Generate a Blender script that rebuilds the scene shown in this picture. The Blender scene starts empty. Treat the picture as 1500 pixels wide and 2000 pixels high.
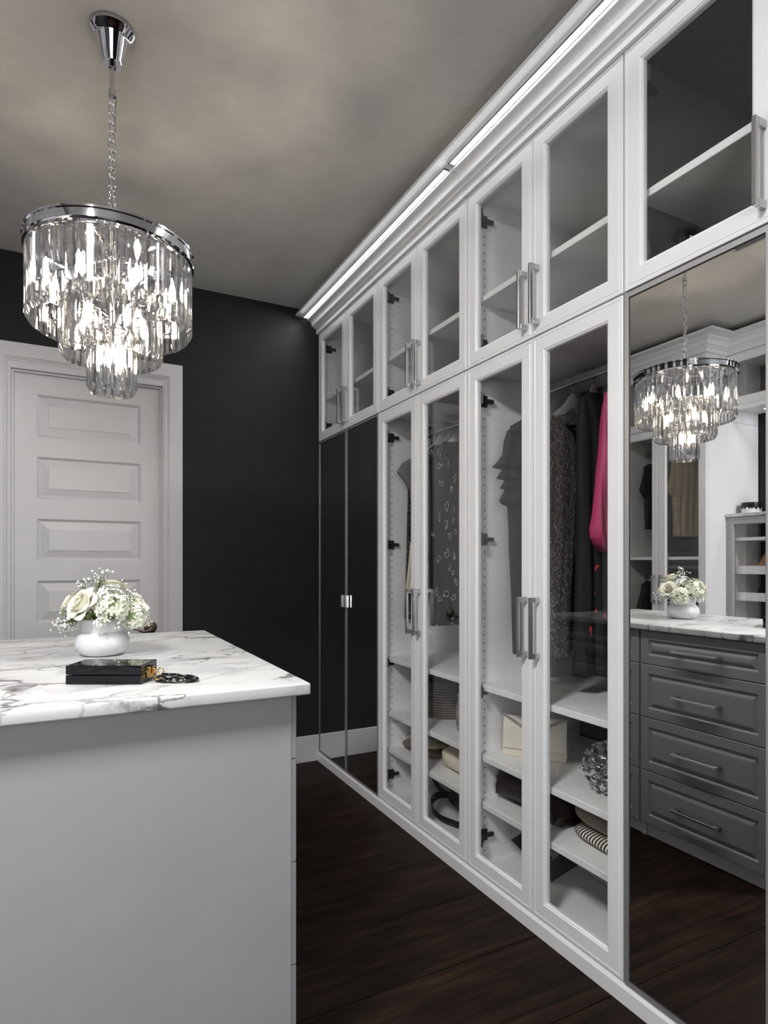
import bpy, bmesh, math, random
from mathutils import Vector, Matrix
random.seed(7)
SC = bpy.context.scene
COL = SC.collection
PI = math.pi

# ---------------------------------------------------------------- camera, world, lights, exposure
cam_d = bpy.data.cameras.new('camera')
cam = bpy.data.objects.new('camera', cam_d); COL.objects.link(cam)
cam.location = (0, 0, 1.2076)
cam.rotation_euler = (PI / 2, 0, -0.4757)
cam_d.sensor_fit = 'HORIZONTAL'; cam_d.sensor_width = 36
cam_d.lens = 36 * 1188.57 / 1500
cam_d.shift_y = 100.46 / 1500
cam_d.clip_start = 0.05
SC.camera = cam
w = bpy.data.worlds.new('world'); SC.world = w; w.use_nodes = True
w.node_tree.nodes['Background'].inputs[0].default_value = (0.9, 0.95, 1, 1)
w.node_tree.nodes['Background'].inputs[1].default_value = 0.3
SC.view_settings.view_transform = 'Standard'; SC.view_settings.look = 'None'
SC.view_settings.exposure = -0.1; SC.view_settings.gamma = 1.0
SC.view_settings.use_curve_mapping = False
SC.cycles.max_bounces = 28; SC.cycles.transparent_max_bounces = 48
SC.cycles.transmission_bounces = 24; SC.cycles.glossy_bounces = 8; SC.cycles.diffuse_bounces = 4
SC.cycles.caustics_refractive = True; SC.cycles.caustics_reflective = False
SC.cycles.blur_glossy = 1.0; SC.cycles.sample_clamp_indirect = 6.0

def area(name, loc, rot, sx, sy, power, col=(1, 1, 1), spread=PI):
    l = bpy.data.lights.new(name, 'AREA'); l.shape = 'RECTANGLE'; l.size = sx; l.size_y = sy
    l.energy = power; l.color = col; l.spread = spread
    o = bpy.data.objects.new(name, l); o.location = loc; o.rotation_euler = rot; COL.objects.link(o); return o

# unseen fills added behind and above the camera, niche shelf light, linear light in the crown ledge
area('rear_fill_light', (-0.55, -2.1, 1.6), (PI / 2 + 0.3, 0, 0), 1.6, 1.6, 62, (0.985, 0.99, 1.0))  # added fill standing in for the unseen room behind the camera
area('overhead_fill_light', (-0.75, 0.40, 2.72), (0, math.radians(-8), 0), 0.5, 0.5, 88, (1.0, 0.995, 0.985))  # added fill lamp, set left to light the cabinet fronts
area('niche_shelf_light', (-1.50, 1.9, 2.2605), (0, 0, 0), 0.03, 1.2, 3, (0.97, 0.985, 1.0))
area('crown_strip_light', (1.262, 1.8, 2.695), (0, math.radians(42), 0), 0.012, 3.3, 24, (0.98, 0.99, 1.0), math.radians(130))

# ---------------------------------------------------------------- materials
def lin(c):
    return tuple(((v / 255) / 12.92 if v / 255 <= 0.04045 else ((v / 255 + 0.055) / 1.055) ** 2.4) for v in c) + (1,)
def newmat(name):
    m = bpy.data.materials.new(name); m.use_nodes = True
    nt = m.node_tree; return m, nt, nt.nodes['Principled BSDF']
def N(nt, t, **kw):
    n = nt.nodes.new(t)
    for k, v in kw.items():
        if k in n.inputs: n.inputs[k].default_value = v
        else: setattr(n, k, v)
    return n
def coords(nt, scale=(1, 1, 1), kind='Object', rot=(0, 0, 0)):
    tc = N(nt, 'ShaderNodeTexCoord'); mp = N(nt, 'ShaderNodeMapping')
    mp.inputs['Scale'].default_value = scale; mp.inputs['Rotation'].default_value = rot
    nt.links.new(tc.outputs[kind], mp.inputs['Vector']); return mp.outputs[0]
def ramp(nt, fac, stops):
    r = N(nt, 'ShaderNodeValToRGB'); nt.links.new(fac, r.inputs[0])
    e = r.color_ramp.elements
    while len(e) < len(stops): e.new(0.5)
    for i, (p, c) in enumerate(stops):
        e[i].position = p; e[i].color = c
    return r
def bump(nt, b, h, strength, dist=0.002):
    n = N(nt, 'ShaderNodeBump'); n.inputs['Strength'].default_value = strength; n.inputs['Distance'].default_value = dist
    nt.links.new(h, n.inputs['Height']); nt.links.new(n.outputs[0], b.inputs['Normal'])
def mat(name, col, rough=0.5, metal=0.0, var=0.05, scale=(8, 8, 8), bmp=0.0, bscale=60, spec=0.5, sheen=0.0, coat=0.0):
    m, nt, b = newmat(name)
    c = lin(col); v = coords(nt, scale)
    no = N(nt, 'ShaderNodeTexNoise', Scale=1.0, Detail=3.0); nt.links.new(v, no.inputs['Vector'])
    lo = tuple(x * (1 - var) for x in c[:3]) + (1,); hi = tuple(min(1, x * (1 + var)) for x in c[:3]) + (1,)
    r = ramp(nt, no.outputs['Fac'], [(0.3, lo), (0.7, hi)])
    nt.links.new(r.outputs[0], b.inputs['Base Color'])
    b.inputs['Roughness'].default_value = rough; b.inputs['Metallic'].default_value = metal
    b.inputs['Specular IOR Level'].default_value = spec
    if sheen: b.inputs['Sheen Weight'].default_value = sheen
    if coat: b.inputs['Coat Weight'].default_value = coat
    if bmp:
        n2 = N(nt, 'ShaderNodeTexNoise', Scale=float(bscale), Detail=4.0); nt.links.new(coords(nt), n2.inputs['Vector'])
        bump(nt, b, n2.outputs['Fac'], bmp)
    return m

M = {}
M['white'] = mat('cabinet_white_paint', (226, 226, 228), 0.32, var=0.015)
M['inside'] = mat('cabinet_inside_white', (242, 242, 243), 0.45, var=0.015)
M['wall'] = mat('charcoal_wall_paint', (38, 38, 40), 0.6, var=0.05, bmp=0.15, bscale=90, spec=0.08)
M['trim'] = mat('door_trim_paint', (188, 186, 187), 0.35, var=0.015)
M['island'] = mat('island_grey_paint', (158, 159, 162), 0.42, var=0.02)
M['drawer'] = mat('dark_grey_drawer_paint', (142, 143, 146), 0.42, var=0.02)
M['steel'] = mat('brushed_nickel', (196, 196, 198), 0.24, 1.0, var=0.05, scale=(30, 30, 3))
M['alu'] = mat('satin_aluminium', (196, 196, 199), 0.42, 0.75, var=0.03)
M['chrome'] = mat('chrome', (205, 205, 210), 0.05, 1.0, var=0.02)
M['bronze'] = mat('aged_nickel', (130, 120, 110), 0.25, 1.0, var=0.1)
M['hinge'] = mat('dark_hinge_metal', (62, 62, 64), 0.35, 0.6, var=0.1)
M['dark'] = mat('shadow_gap_black', (12, 12, 12), 0.7)
M['lacquer'] = mat('black_lacquer', (10, 11, 17), 0.05, spec=0.4, var=0.2)
M['gold'] = mat('gold_metal', (214, 176, 112), 0.2, 1.0, var=0.1)
M['blackplastic'] = mat('black_acrylic', (10, 10, 11), 0.12, spec=0.6)
M['ceramic'] = mat('white_ceramic', (220, 220, 223), 0.28, var=0.01)
M['petal'] = mat('cream_petal', (246, 244, 228), 0.5, var=0.05, scale=(40, 40, 40))
M['petalwhite'] = mat('white_petal', (234, 234, 230), 0.5, var=0.06, scale=(60, 60, 60))
M['hydra'] = mat('hydrangea_petal', (230, 231, 214), 0.5, var=0.12, scale=(60, 60, 60))
M['bud'] = mat('bud_white', (250, 250, 248), 0.6)
M['leaf'] = mat('leaf_green', (78, 104, 40), 0.4, var=0.35, scale=(50, 50, 50))
M['core'] = mat('pale_green_core', (150, 166, 112), 0.6, var=0.15, scale=(60, 60, 60))
M['stem'] = mat('stem_green', (96, 110, 62), 0.5, var=0.2)
M['blackcloth'] = mat('black_cloth', (20, 20, 22), 0.75, bmp=0.3, bscale=180, var=0.2)
M['softblack'] = mat('soft_charcoal_cloth', (38, 38, 40), 0.8, bmp=0.3, bscale=180, var=0.15)
M['pink'] = mat('raspberry_cloth', (196, 62, 112), 0.6, bmp=0.2, bscale=150, var=0.08)
M['greycloth'] = mat('grey_cloth', (120, 124, 126), 0.75, bmp=0.3, bscale=150, var=0.15)
M['cream'] = mat('cream_knit', (232, 222, 204), 0.85, bmp=0.5, bscale=220, var=0.05)
M['taupe'] = mat('taupe_knit', (176, 164, 150), 0.85, bmp=0.5, bscale=200, var=0.08)
M['brownknit'] = mat('brown_knit', (112, 96, 82), 0.85, bmp=0.7, bscale=240, var=0.2)
M['brownleather'] = mat('dark_brown_leather', (38, 31, 28), 0.5, bmp=0.3, bscale=120, var=0.15)
M['blackleather'] = mat('black_leather', (26, 22, 21), 0.45, bmp=0.2, bscale=140, var=0.15)
M['bagleather'] = mat('ivory_leather', (232, 225, 212), 0.45, bmp=0.15, bscale=160, var=0.03)
M['hanger'] = mat('white_hanger', (226, 224, 220), 0.35, var=0.02)
M['shoetan'] = mat('tan_patent', (176, 138, 108), 0.15, var=0.08)
M['wax'] = mat('grey_glass_jar', (150, 150, 152), 0.2, var=0.05)
M['canvasback'] = mat('wardrobe_back_charcoal', (70, 70, 72), 0.5, var=0.05)

def mk_ceiling():
    m, nt, b = newmat('ceiling_plaster')
    v = coords(nt)
    n1 = N(nt, 'ShaderNodeTexNoise', Scale=14.0, Detail=5.0, Roughness=0.55, Distortion=0.8); nt.links.new(v, n1.inputs['Vector'])
    r = ramp(nt, n1.outputs['Fac'], [(0.3, lin((200, 198, 195))), (0.7, lin((208, 206, 203)))])
    nt.links.new(r.outputs[0], b.inputs['Base Color']); b.inputs['Roughness'].default_value = 0.6
    r2 = ramp(nt, n1.outputs['Fac'], [(0.46, (0, 0, 0, 1)), (0.56, (1, 1, 1, 1))])
    bump(nt, b, r2.outputs[0], 0.12, 0.003); return m
M['ceiling'] = mk_ceiling()

def mk_marble():
    m, nt, b = newmat('white_veined_marble')
    v = coords(nt)
    n0 = N(nt, 'ShaderNodeTexNoise', Scale=3.2, Detail=6.0, Roughness=0.6); nt.links.new(v, n0.inputs['Vector'])
    mixv = N(nt, 'ShaderNodeMix', data_type='VECTOR'); mixv.inputs['Factor'].default_value = 0.22
    nt.links.new(v, mixv.inputs['A']); nt.links.new(n0.outputs['Color'], mixv.inputs['B'])
    def veins(rot, scale, width, seed):
        mp = N(nt, 'ShaderNodeMapping'); mp.inputs['Rotation'].default_value = (0, 0, rot); mp.inputs['Location'].default_value = (seed, seed * 0.7, 0)
        mp.inputs['Scale'].default_value = (0.8, 1.7, 1)
        nt.links.new(mixv.outputs['Result'], mp.inputs['Vector'])
        vo = N(nt, 'ShaderNodeTexVoronoi', feature='DISTANCE_TO_EDGE'); vo.inputs['Scale'].default_value = scale
        nt.links.new(mp.outputs[0], vo.inputs['Vector'])
        return ramp(nt, vo.outputs['Distance'], [(0.0, (1, 1, 1, 1)), (width, (0, 0, 0, 1))])
    a = veins(0.5, 6.5, 0.030, 0.3); c = veins(-0.6, 3.0, 0.028, 1.7)
    nm = N(nt, 'ShaderNodeTexNoise', Scale=6.0, Detail=3.0); nt.links.new(v, nm.inputs['Vector'])
    rm = ramp(nt, nm.outputs['Fac'], [(0.36, (0, 0, 0, 1)), (0.60, (1, 1, 1, 1))])
    def mul(p, q):
        k = N(nt, 'ShaderNodeMath', operation='MULTIPLY'); nt.links.new(p, k.inputs[0]); nt.links.new(q, k.inputs[1]); return k.outputs[0]
    f1 = mul(a.outputs[0], rm.outputs[0])
    ad = N(nt, 'ShaderNodeMath', operation='ADD'); ad.use_clamp = True; nt.links.new(f1, ad.inputs[0])
    f2 = mul(c.outputs[0], rm.outputs[0]); nt.links.new(f2, ad.inputs[1])
    n3 = N(nt, 'ShaderNodeTexNoise', Scale=3.5, Detail=4.0, Distortion=1.5); nt.links.new(v, n3.inputs['Vector'])
    base = ramp(nt, n3.outputs['Fac'], [(0.38, lin((178, 178, 180))), (0.55, lin((204, 204, 204)))])
    mx = N(nt, 'ShaderNodeMix', data_type='RGBA'); nt.links.new(ad.outputs[0], mx.inputs['Factor'])
    nt.links.new(base.outputs[0], mx.inputs['A']); mx.inputs['B'].default_value = lin((92, 90, 90))
    nt.links.new(mx.outputs['Result'], b.inputs['Base Color']); b.inputs['Roughness'].default_value = 0.3
    return m
M['marble'] = mk_marble()

def mk_floor(i):
    m, nt, b = newmat('dark_walnut_plank_%d' % i)
    v = coords(nt, (1.6, 22, 10)); rnd = random.Random(i)
    mp = N(nt, 'ShaderNodeMapping'); mp.inputs['Location'].default_value = (rnd.random() * 30, rnd.random() * 30, 0); nt.links.new(v, mp.inputs['Vector'])
    n = N(nt, 'ShaderNodeTexNoise', Scale=1.6, Detail=8.0, Roughness=0.65, Distortion=0.7); nt.links.new(mp.outputs[0], n.inputs['Vector'])
    r = ramp(nt, n.outputs['Fac'], [(0.3, lin((17, 11, 8))), (0.5, lin((33, 22, 16))), (0.75, lin((54, 38, 27)))])
    v2 = coords(nt, (2.2, 5, 3)); n2 = N(nt, 'ShaderNodeTexNoise', Scale=1.3 + 0.2 * i, Detail=3.0); nt.links.new(v2, n2.inputs['Vector'])
    r2 = ramp(nt, n2.outputs['Fac'], [(0.35, (0.45, 0.43, 0.42, 1)), (0.65, (1, 1, 1, 1))])
    mx = N(nt, 'ShaderNodeMix', data_type='RGBA', blend_type='MULTIPLY'); mx.inputs['Factor'].default_value = 1
    nt.links.new(r.outputs[0], mx.inputs['A']); nt.links.new(r2.outputs[0], mx.inputs['B'])
    nt.links.new(mx.outputs['Result'], b.inputs['Base Color']); b.inputs['Roughness'].default_value = 0.5
    b.inputs['Specular IOR Level'].default_value = 0.10
    bump(nt, b, n.outputs['Fac'], 0.25, 0.002); return m
PLANK = [mk_floor(i) for i in range(4)]

def mk_glass():
    m, nt, b = newmat('clear_door_glass'); out = nt.nodes['Material Output']; nt.nodes.remove(b)
    t = N(nt, 'ShaderNodeBsdfTransparent'); t.inputs[0].default_value = (0.992, 0.994, 0.992, 1)
    g = N(nt, 'ShaderNodeBsdfGlossy'); g.inputs['Roughness'].default_value = 0.0
    f = N(nt, 'ShaderNodeFresnel'); ge = N(nt, 'ShaderNodeNewGeometry')
    io = N(nt, 'ShaderNodeMapRange'); io.inputs['To Min'].default_value = 1.52; io.inputs['To Max'].default_value = 1 / 1.52
    nt.links.new(ge.outputs['Backfacing'], io.inputs['Value']); nt.links.new(io.outputs[0], f.inputs[0])
    n = N(nt, 'ShaderNodeTexNoise', Scale=2.0); nt.links.new(coords(nt), n.inputs['Vector'])
    mr = N(nt, 'ShaderNodeMapRange'); mr.inputs['To Min'].default_value = 0.94; mr.inputs['To Max'].default_value = 1.0
    nt.links.new(n.outputs['Fac'], mr.inputs['Value']); nt.links.new(mr.outputs[0], g.inputs['Color'])
    mx = N(nt, 'ShaderNodeMixShader'); nt.links.new(f.outputs[0], mx.inputs[0]); nt.links.new(t.outputs[0], mx.inputs[1]); nt.links.new(g.outputs[0], mx.inputs[2])
    nt.links.new(mx.outputs[0], out.inputs[0]); return m
M['glass'] = mk_glass()
def mk_crystal():
    m, nt, b = newmat('cut_crystal'); out = nt.nodes['Material Output']; nt.nodes.remove(b)
    g = N(nt, 'ShaderNodeBsdfGlass', Roughness=0.0, IOR=1.55)
    n = N(nt, 'ShaderNodeTexNoise', Scale=3.0); nt.links.new(coords(nt), n.inputs['Vector'])
    r = ramp(nt, n.outputs['Fac'], [(0.3, (0.97, 0.97, 0.98, 1)), (0.7, (1, 1, 1, 1))]); nt.links.new(r.outputs[0], g.inputs['Color'])
    t = N(nt, 'ShaderNodeBsdfTransparent'); mx = N(nt, 'ShaderNodeMixShader'); mx.inputs[0].default_value = 0.32
    nt.links.new(g.outputs[0], mx.inputs[1]); nt.links.new(t.outputs[0], mx.inputs[2]); nt.links.new(mx.outputs[0], out.inputs[0]); return m
M['crystal'] = mk_crystal()
def mk_mirror():
    m, nt, b = newmat('mirror_silver'); n = N(nt, 'ShaderNodeTexNoise', Scale=1.5); nt.links.new(coords(nt), n.inputs['Vector'])
    r = ramp(nt, n.outputs['Fac'], [(0.3, (0.92, 0.925, 0.925, 1)), (0.7, (0.94, 0.945, 0.945, 1))]); nt.links.new(r.outputs[0], b.inputs['Base Color'])
    b.inputs['Metallic'].default_value = 1; b.inputs['Roughness'].default_value = 0.0; return m
M['mirror'] = mk_mirror()
def mk_emit(name, col, s):
    m, nt, b = newmat(name); n = N(nt, 'ShaderNodeTexNoise', Scale=20.0); nt.links.new(coords(nt), n.inputs['Vector'])
    r = ramp(nt, n.outputs['Fac'], [(0.0, tuple(c * 0.97 for c in col) + (1,)), (1.0, col + (1,))])
    nt.links.new(r.outputs[0], b.inputs['Emission Color']); b.inputs['Emission Strength'].default_value = s
    b.inputs['Base Color'].default_value = (0.8, 0.8, 0.8, 1); return m
M['bulb'] = mk_emit('warm_bulb', (1.0, 0.85, 0.63), 470)
M['led'] = mk_emit('white_led', (0.97, 0.985, 1.0), 7)

def mk_lace():
    m, nt, b = newmat('grey_lace'); v = coords(nt)
    wv = N(nt, 'ShaderNodeTexWave', bands_direction='X'); v2 = coords(nt, (1, 1, 0.6))
    for k_, x in (('Scale', 15.0), ('Distortion', 22.0), ('Detail', 3.0), ('Detail Scale', 2.2), ('Detail Roughness', 0.6)): wv.inputs[k_].default_value = x
    nt.links.new(v2, wv.inputs['Vector'])
    r = ramp(nt, wv.outputs['Fac'], [(0.0, lin((98, 95, 92))), (0.55, lin((122, 118, 114))), (0.80, lin((136, 132, 127))), (0.95, lin((182, 178, 171)))])
    nf = N(nt, 'ShaderNodeTexNoise', Scale=300.0, Detail=2.0); nt.links.new(v, nf.inputs['Vector'])
    r2 = ramp(nt, nf.outputs['Fac'], [(0.35, (0.72, 0.72, 0.72, 1)), (0.65, (1.1, 1.1, 1.1, 1))])
    mx = N(nt, 'ShaderNodeMix', data_type='RGBA', blend_type='MULTIPLY'); mx.inputs['Factor'].default_value = 1
    nt.links.new(r.outputs[0], mx.inputs['A']); nt.links.new(r2.outputs[0], mx.inputs['B'])
    nt.links.new(mx.outputs['Result'], b.inputs['Base Color']); b.inputs['Roughness'].default_value = 0.7; bump(nt, b, r.outputs[0], 0.8, 0.004); return m
M['lace'] = mk_lace()
def mk_print(name, base, mark, scale, thr, stretch, ring=True):
    m, nt, b = newmat(name); v = coords(nt, (1, 1, stretch), rot=(PI / 2, 0, 0))
    vo = N(nt, 'ShaderNodeTexVoronoi', feature='F1', voronoi_dimensions='2D'); vo.inputs['Scale'].default_value = scale; vo.inputs['Randomness'].default_value = 0.9; nt.links.new(v, vo.inputs['Vector'])
    r = ramp(nt, vo.outputs['Distance'], [(0.0, (0, 0, 0, 1)), (0.14, (0, 0, 0, 1)), (0.155, (1, 1, 1, 1)), (0.19, (1, 1, 1, 1)), (0.205, (0, 0, 0, 1))] if ring else [(0.0, (1, 1, 1, 1)), (0.12, (1, 1, 1, 1)), (0.15, (0, 0, 0, 1))])
    sep = N(nt, 'ShaderNodeSeparateColor'); nt.links.new(vo.outputs['Color'], sep.inputs[0])
    gt = N(nt, 'ShaderNodeMath', operation='GREATER_THAN'); gt.inputs[1].default_value = thr; nt.links.new(sep.outputs[0], gt.inputs[0])
    mu = N(nt, 'ShaderNodeMath', operation='MULTIPLY'); nt.links.new(gt.outputs[0], mu.inputs[0]); nt.links.new(r.outputs[0], mu.inputs[1])
    nd = N(nt, 'ShaderNodeTexNoise', Scale=38.0, Detail=2.0); nt.links.new(v, nd.inputs['Vector'])
    vm = N(nt, 'ShaderNodeMix', data_type='VECTOR'); vm.inputs['Factor'].default_value = 0.035; nt.links.new(v, vm.inputs['A']); nt.links.new(nd.outputs['Color'], vm.inputs['B']); nt.links.new(vm.outputs['Result'], vo.inputs['Vector'])
    mx = N(nt, 'ShaderNodeMix', data_type='RGBA'); nt.links.new(mu.outputs[0], mx.inputs['Factor']); mx.inputs['A'].default_value = lin(base); mx.inputs['B'].default_value = lin(mark)
    nt.links.new(mx.outputs['Result'], b.inputs['Base Color']); b.inputs['Roughness'].default_value = 0.75; return m
M['leafprint'] = mk_print('black_leaf_print', (34, 30, 29), (252, 250, 244), 24.0, 0.25, 0.55)
M['redprint'] = mk_print('black_flower_print', (20, 19, 21), (206, 70, 62), 38.0, 0.90, 0.6, False)
M['dotprint'] = mk_print('black_dot_print', (26, 26, 28), (200, 200, 200), 90.0, 0.1, 1.0)
def mk_wave(name, c1, c2, scale, direction='Z', dist=0.0, bmp=0.5, rough=0.85, split=0.5):
    m, nt, b = newmat(name); v = coords(nt)
    wv = N(nt, 'ShaderNodeTexWave', bands_direction=direction); wv.inputs['Scale'].default_value = scale; wv.inputs['Distortion'].default_value = dist; wv.inputs['Detail'].default_value = 2; wv.inputs['Detail Scale'].default_value = 3
    nt.links.new(v, wv.inputs['Vector'])
    r = ramp(nt, wv.outputs['Fac'], [(split - 0.08, lin(c1)), (split + 0.08, lin(c2))])
    nt.links.new(r.outputs[0], b.inputs['Base Color']); b.inputs['Roughness'].default_value = rough; bump(nt, b, wv.outputs['Fac'], bmp, 0.003); return m
M['stripe'] = mk_wave('black_white_stripe', (232, 226, 216), (24, 22, 24), 26.0, 'Y', 0.0, 0.2)
M['basketgrey'] = mk_wave('dark_rope_basket', (36, 33, 31), (118, 108, 98), 26.0, 'Z', 0.6, 0.8)
M['basketpale'] = mk_wave('pale_rope_basket', (60, 56, 56), (206, 198, 192), 30.0, 'Z', 1.2, 0.8)
M['sequin'] = mat('beige_sequin_cloth', (172, 156, 128), 0.5, bmp=0.8, bscale=260, var=0.25, scale=(120, 120, 120))
def mk_canister():
    m, nt, b = newmat('black_white_feather_ceramic'); v = coords(nt, (70, 70, 5))
    n = N(nt, 'ShaderNodeTexNoise', Scale=1.0, Detail=4.0); nt.links.new(v, n.inputs['Vector'])
    tc = N(nt, 'ShaderNodeTexCoord'); sp = N(nt, 'ShaderNodeSeparateXYZ'); nt.links.new(tc.outputs['Object'], sp.inputs[0])
    s1 = N(nt, 'ShaderNodeMath', operation='MULTIPLY_ADD'); s1.inputs[1].default_value = 0.09; s1.inputs[2].default_value = -0.045; nt.links.new(n.outputs['Fac'], s1.inputs[0])
    ad = N(nt, 'ShaderNodeMath', operation='ADD'); nt.links.new(sp.outputs['Z'], ad.inputs[0]); nt.links.new(s1.outputs[0], ad.inputs[1])
    lt = N(nt, 'ShaderNodeMath', operation='LESS_THAN'); lt.inputs[1].default_value = 1.575; nt.links.new(ad.outputs[0], lt.inputs[0])
    mx = N(nt, 'ShaderNodeMix', data_type='RGBA'); nt.links.new(lt.outputs[0], mx.inputs['Factor']); mx.inputs['A'].default_value = lin((16, 16, 17)); mx.inputs['B'].default_value = lin((232, 230, 228))
    nt.links.new(mx.outputs['Result'], b.inputs['Base Color']); b.inputs['Roughness'].default_value = 0.3; return m
M['feather'] = mk_canister()

# ---------------------------------------------------------------- mesh helpers
class MB:
    def __init__(s): s.bm = bmesh.new()
    def quadgrid(s, rings, closed=True, cap0=False, cap1=False, loop=False):
        vs = [[s.bm.verts.new(p) for p in r] for r in rings]; n = len(vs[0]); R = len(vs)
        for i in range(R if loop else R - 1):
            a, b = vs[i], vs[(i + 1) % R]
            for j in range(n if closed else n - 1):
                k = (j + 1) % n
                try: s.bm.faces.new((a[j], a[k], b[k], b[j]))
                except ValueError: pass
        if cap0: s.bm.faces.new(vs[0][::-1])
        if cap1: s.bm.faces.new(vs[-1])
        return s
    def box(s, x0, x1, y0, y1, z0, z1, bev=0.0, seg=1, mtx=None):
        c = [(x, y, z) for x in (x0, x1) for y in (y0, y1) for z in (z0, z1)]
        if mtx is not None: c = [mtx @ Vector(p) for p in c]
        v = [s.bm.verts.new(p) for p in c]
        f = [s.bm.faces.new([v[i] for i in q]) for q in ((0, 1, 3, 2), (4, 6, 7, 5), (0, 4, 5, 1), (2, 3, 7, 6), (0, 2, 6, 4), (1, 5, 7, 3))]
        if bev:
            ed = list({e for q in f for e in q.edges})
            bmesh.ops.bevel(s.bm, geom=ed, offset=bev, segments=seg, affect='EDGES', profile=0.5)
        return s
    def tube(s, path, r, n=8, closed=False, flat=1.0, up=None):
        P = [Vector(p) for p in path]; L = len(P); rr = r if isinstance(r, (list, tuple)) else [r] * L
        rings = []; prev = None
        for i in range(L):
            t = (P[(i + 1) % L] - P[(i - 1) % L]) if closed else (P[min(i + 1, L - 1)] - P[max(i - 1, 0)])
            t = t.normalized()
            ref = prev if prev is not None else (Vector(up) if up else (Vector((0, 0, 1)) if abs(t.z) < 0.9 else Vector((1, 0, 0))))
            if up: ref = Vector(up)
            a = ref - t * ref.dot(t)
            if a.length < 1e-6: a = t.orthogonal()
            a.normalize(); b = t.cross(a); prev = a
            rings.append([P[i] + a * (math.cos(2 * PI * k / n) * rr[i]) + b * (math.sin(2 * PI * k / n) * rr[i] * flat) for k in range(n)])
        return s.quadgrid(rings, True, not closed, not closed, closed)
    def lathe(s, prof, cx=0, cy=0, n=32, cap0=True, cap1=True):
        rings = [[(cx + r * math.cos(2 * PI * k / n), cy + r * math.sin(2 * PI * k / n), z) for k in range(n)] for r, z in prof]
        return s.quadgrid(rings, True, cap0, cap1)
    def rings(s, fn, a0, a1, b0, b1, prof, fill=True, loop=False):
        # nested rectangles: prof = [(inset, depth outward)]
        R = [[fn(a0 + i, b0 + i, d), fn(a1 - i, b0 + i, d), fn(a1 - i, b1 - i, d), fn(a0 + i, b1 - i, d)] for i, d in prof]
        return s.quadgrid(R, True, fill, fill, loop)
    def build(s, name, m, parent=None, smooth=False, kind=None, angle=None):
        bmesh.ops.recalc_face_normals(s.bm, faces=s.bm.faces)
        me = bpy.data.meshes.new(name); s.bm.to_mesh(me); s.bm.free()
        if m is not None: me.materials.append(m)
        if smooth:
            me.shade_smooth()
            if angle is not None: me.set_sharp_from_angle(angle=angle)
        return place(name, me, parent, kind)
def place(name, me, parent=None, kind=None, basis=None):
    o = bpy.data.objects.new(name, me); COL.objects.link(o)
    if parent is not None:
        o.parent = parent
        if parent.type == 'EMPTY': o.matrix_parent_inverse = Matrix.Translation(-parent.location)
    if basis is not None: o.matrix_basis = basis
    if kind: o['kind'] = kind
    return o
def thing(name, label, cat, loc, group=None):
    o = bpy.data.objects.new(name, None); COL.objects.link(o); o.location = loc; o.empty_display_size = 0.05
    return tag(o, label, cat, group)
def tag(o, label, cat, group=None):
    o['label'] = label; o['category'] = cat
    if group: o['group'] = group
    return o
def structure(o): o['kind'] = 'structure'; return o
def facing(axis, pos):
    # surface mapping (a = horizontal, b = height, d = outward)
    if axis == '-x': return lambda a, b, d: (pos - d, a, b)
    if axis == '+x': return lambda a, b, d: (pos + d, a, b)
    if axis == '-y': return lambda a, b, d: (a, pos - d, b)
def lerp(a, b, t): return a + (b - a) * t

D, H, W, ZC = 1.351, 2.75, 3.512, 0.942     # cabinet face, ceiling height, back wall, counter top
XR, XL, YB = 1.93, -1.615, -2.2             # right wall, left wall, rear wall

# ---------------------------------------------------------------- room
fl = structure(MB().box(XL, XR, YB, W + 0.1, -0.06, -0.012).build('floor', M['dark']))
edges = [3.75, 3.40, 3.113, 2.832, 2.47, 2.115, 1.83, 1.53, 1.22, 0.94, 0.62, 0.33, 0.0, -0.31, -0.66, -0.95, -1.3, -1.6, -1.95, -2.2]
rp = random.Random(3)
for i in range(len(edges) - 1):
    y1, y0 = min(edges[i], W + 0.09), edges[i + 1]
    xs = [XL, rp.uniform(-0.9, 0.1), XR]
    for j in range(2):
        MB().box(xs[j] + 0.001, xs[j + 1] - 0.001, y0 + 0.0015, y1 - 0.0015, -0.012, 0.0, 0.0012).build('plank', PLANK[(i * 3 + j) % 4], fl)
structure(MB().box(XL - 0.1, XR + 0.1, YB - 0.1, W + 0.2, H, H + 0.08).build('ceiling', M['ceiling']))
wb = MB()
wb.box(XL - 0.1, -0.275, W, W + 0.12, 0, H).box(0.463, XR + 0.1, W, W + 0.12, 0, H).box(-0.275, 0.463, W, W + 0.12, 2.212, H)
structure(wb.build('wall_back', M['wall']))
structure(MB().box(XR, XR + 0.1, YB, W, 0, H).build('wall_right', M['wall']))
structure(MB().box(XL - 0.1, XL, YB, W, 0, H).build('wall_left', M['wall']))
wr = MB()
wr.box(XL, -1.35, YB - 0.1, YB, 0, H).box(0.25, XR, YB - 0.1, YB, 0, H).box(-1.35, 0.25, YB - 0.1, YB, 0, 0.75).box(-1.35, 0.25, YB - 0.1, YB, 2.35, H)
structure(wr.build('wall_rear', M['wall']))
win = structure(MB().rings(lambda a, b, d: (a, YB + d, b), -1.35, 0.25, 0.75, 2.35, [(0, -0.1), (0, 0.02), (0.05, 0.02), (0.05, -0.1)], False, True).build('added_window_1', M['trim']))  # unseen window, added to go with the rear fill
MB().box(-0.575, -0.525, YB - 0.07, YB - 0.03, 0.8, 2.3).build('mullion', M['trim'], win)
bbb = MB()
for x0, x1 in ((XL, -0.361), (0.55, XR)):
    bbb.box(x0, x1, W - 0.015, W, 0, 0.159, 0.003)
structure(bbb.build('baseboard_back', M['trim']))

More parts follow.
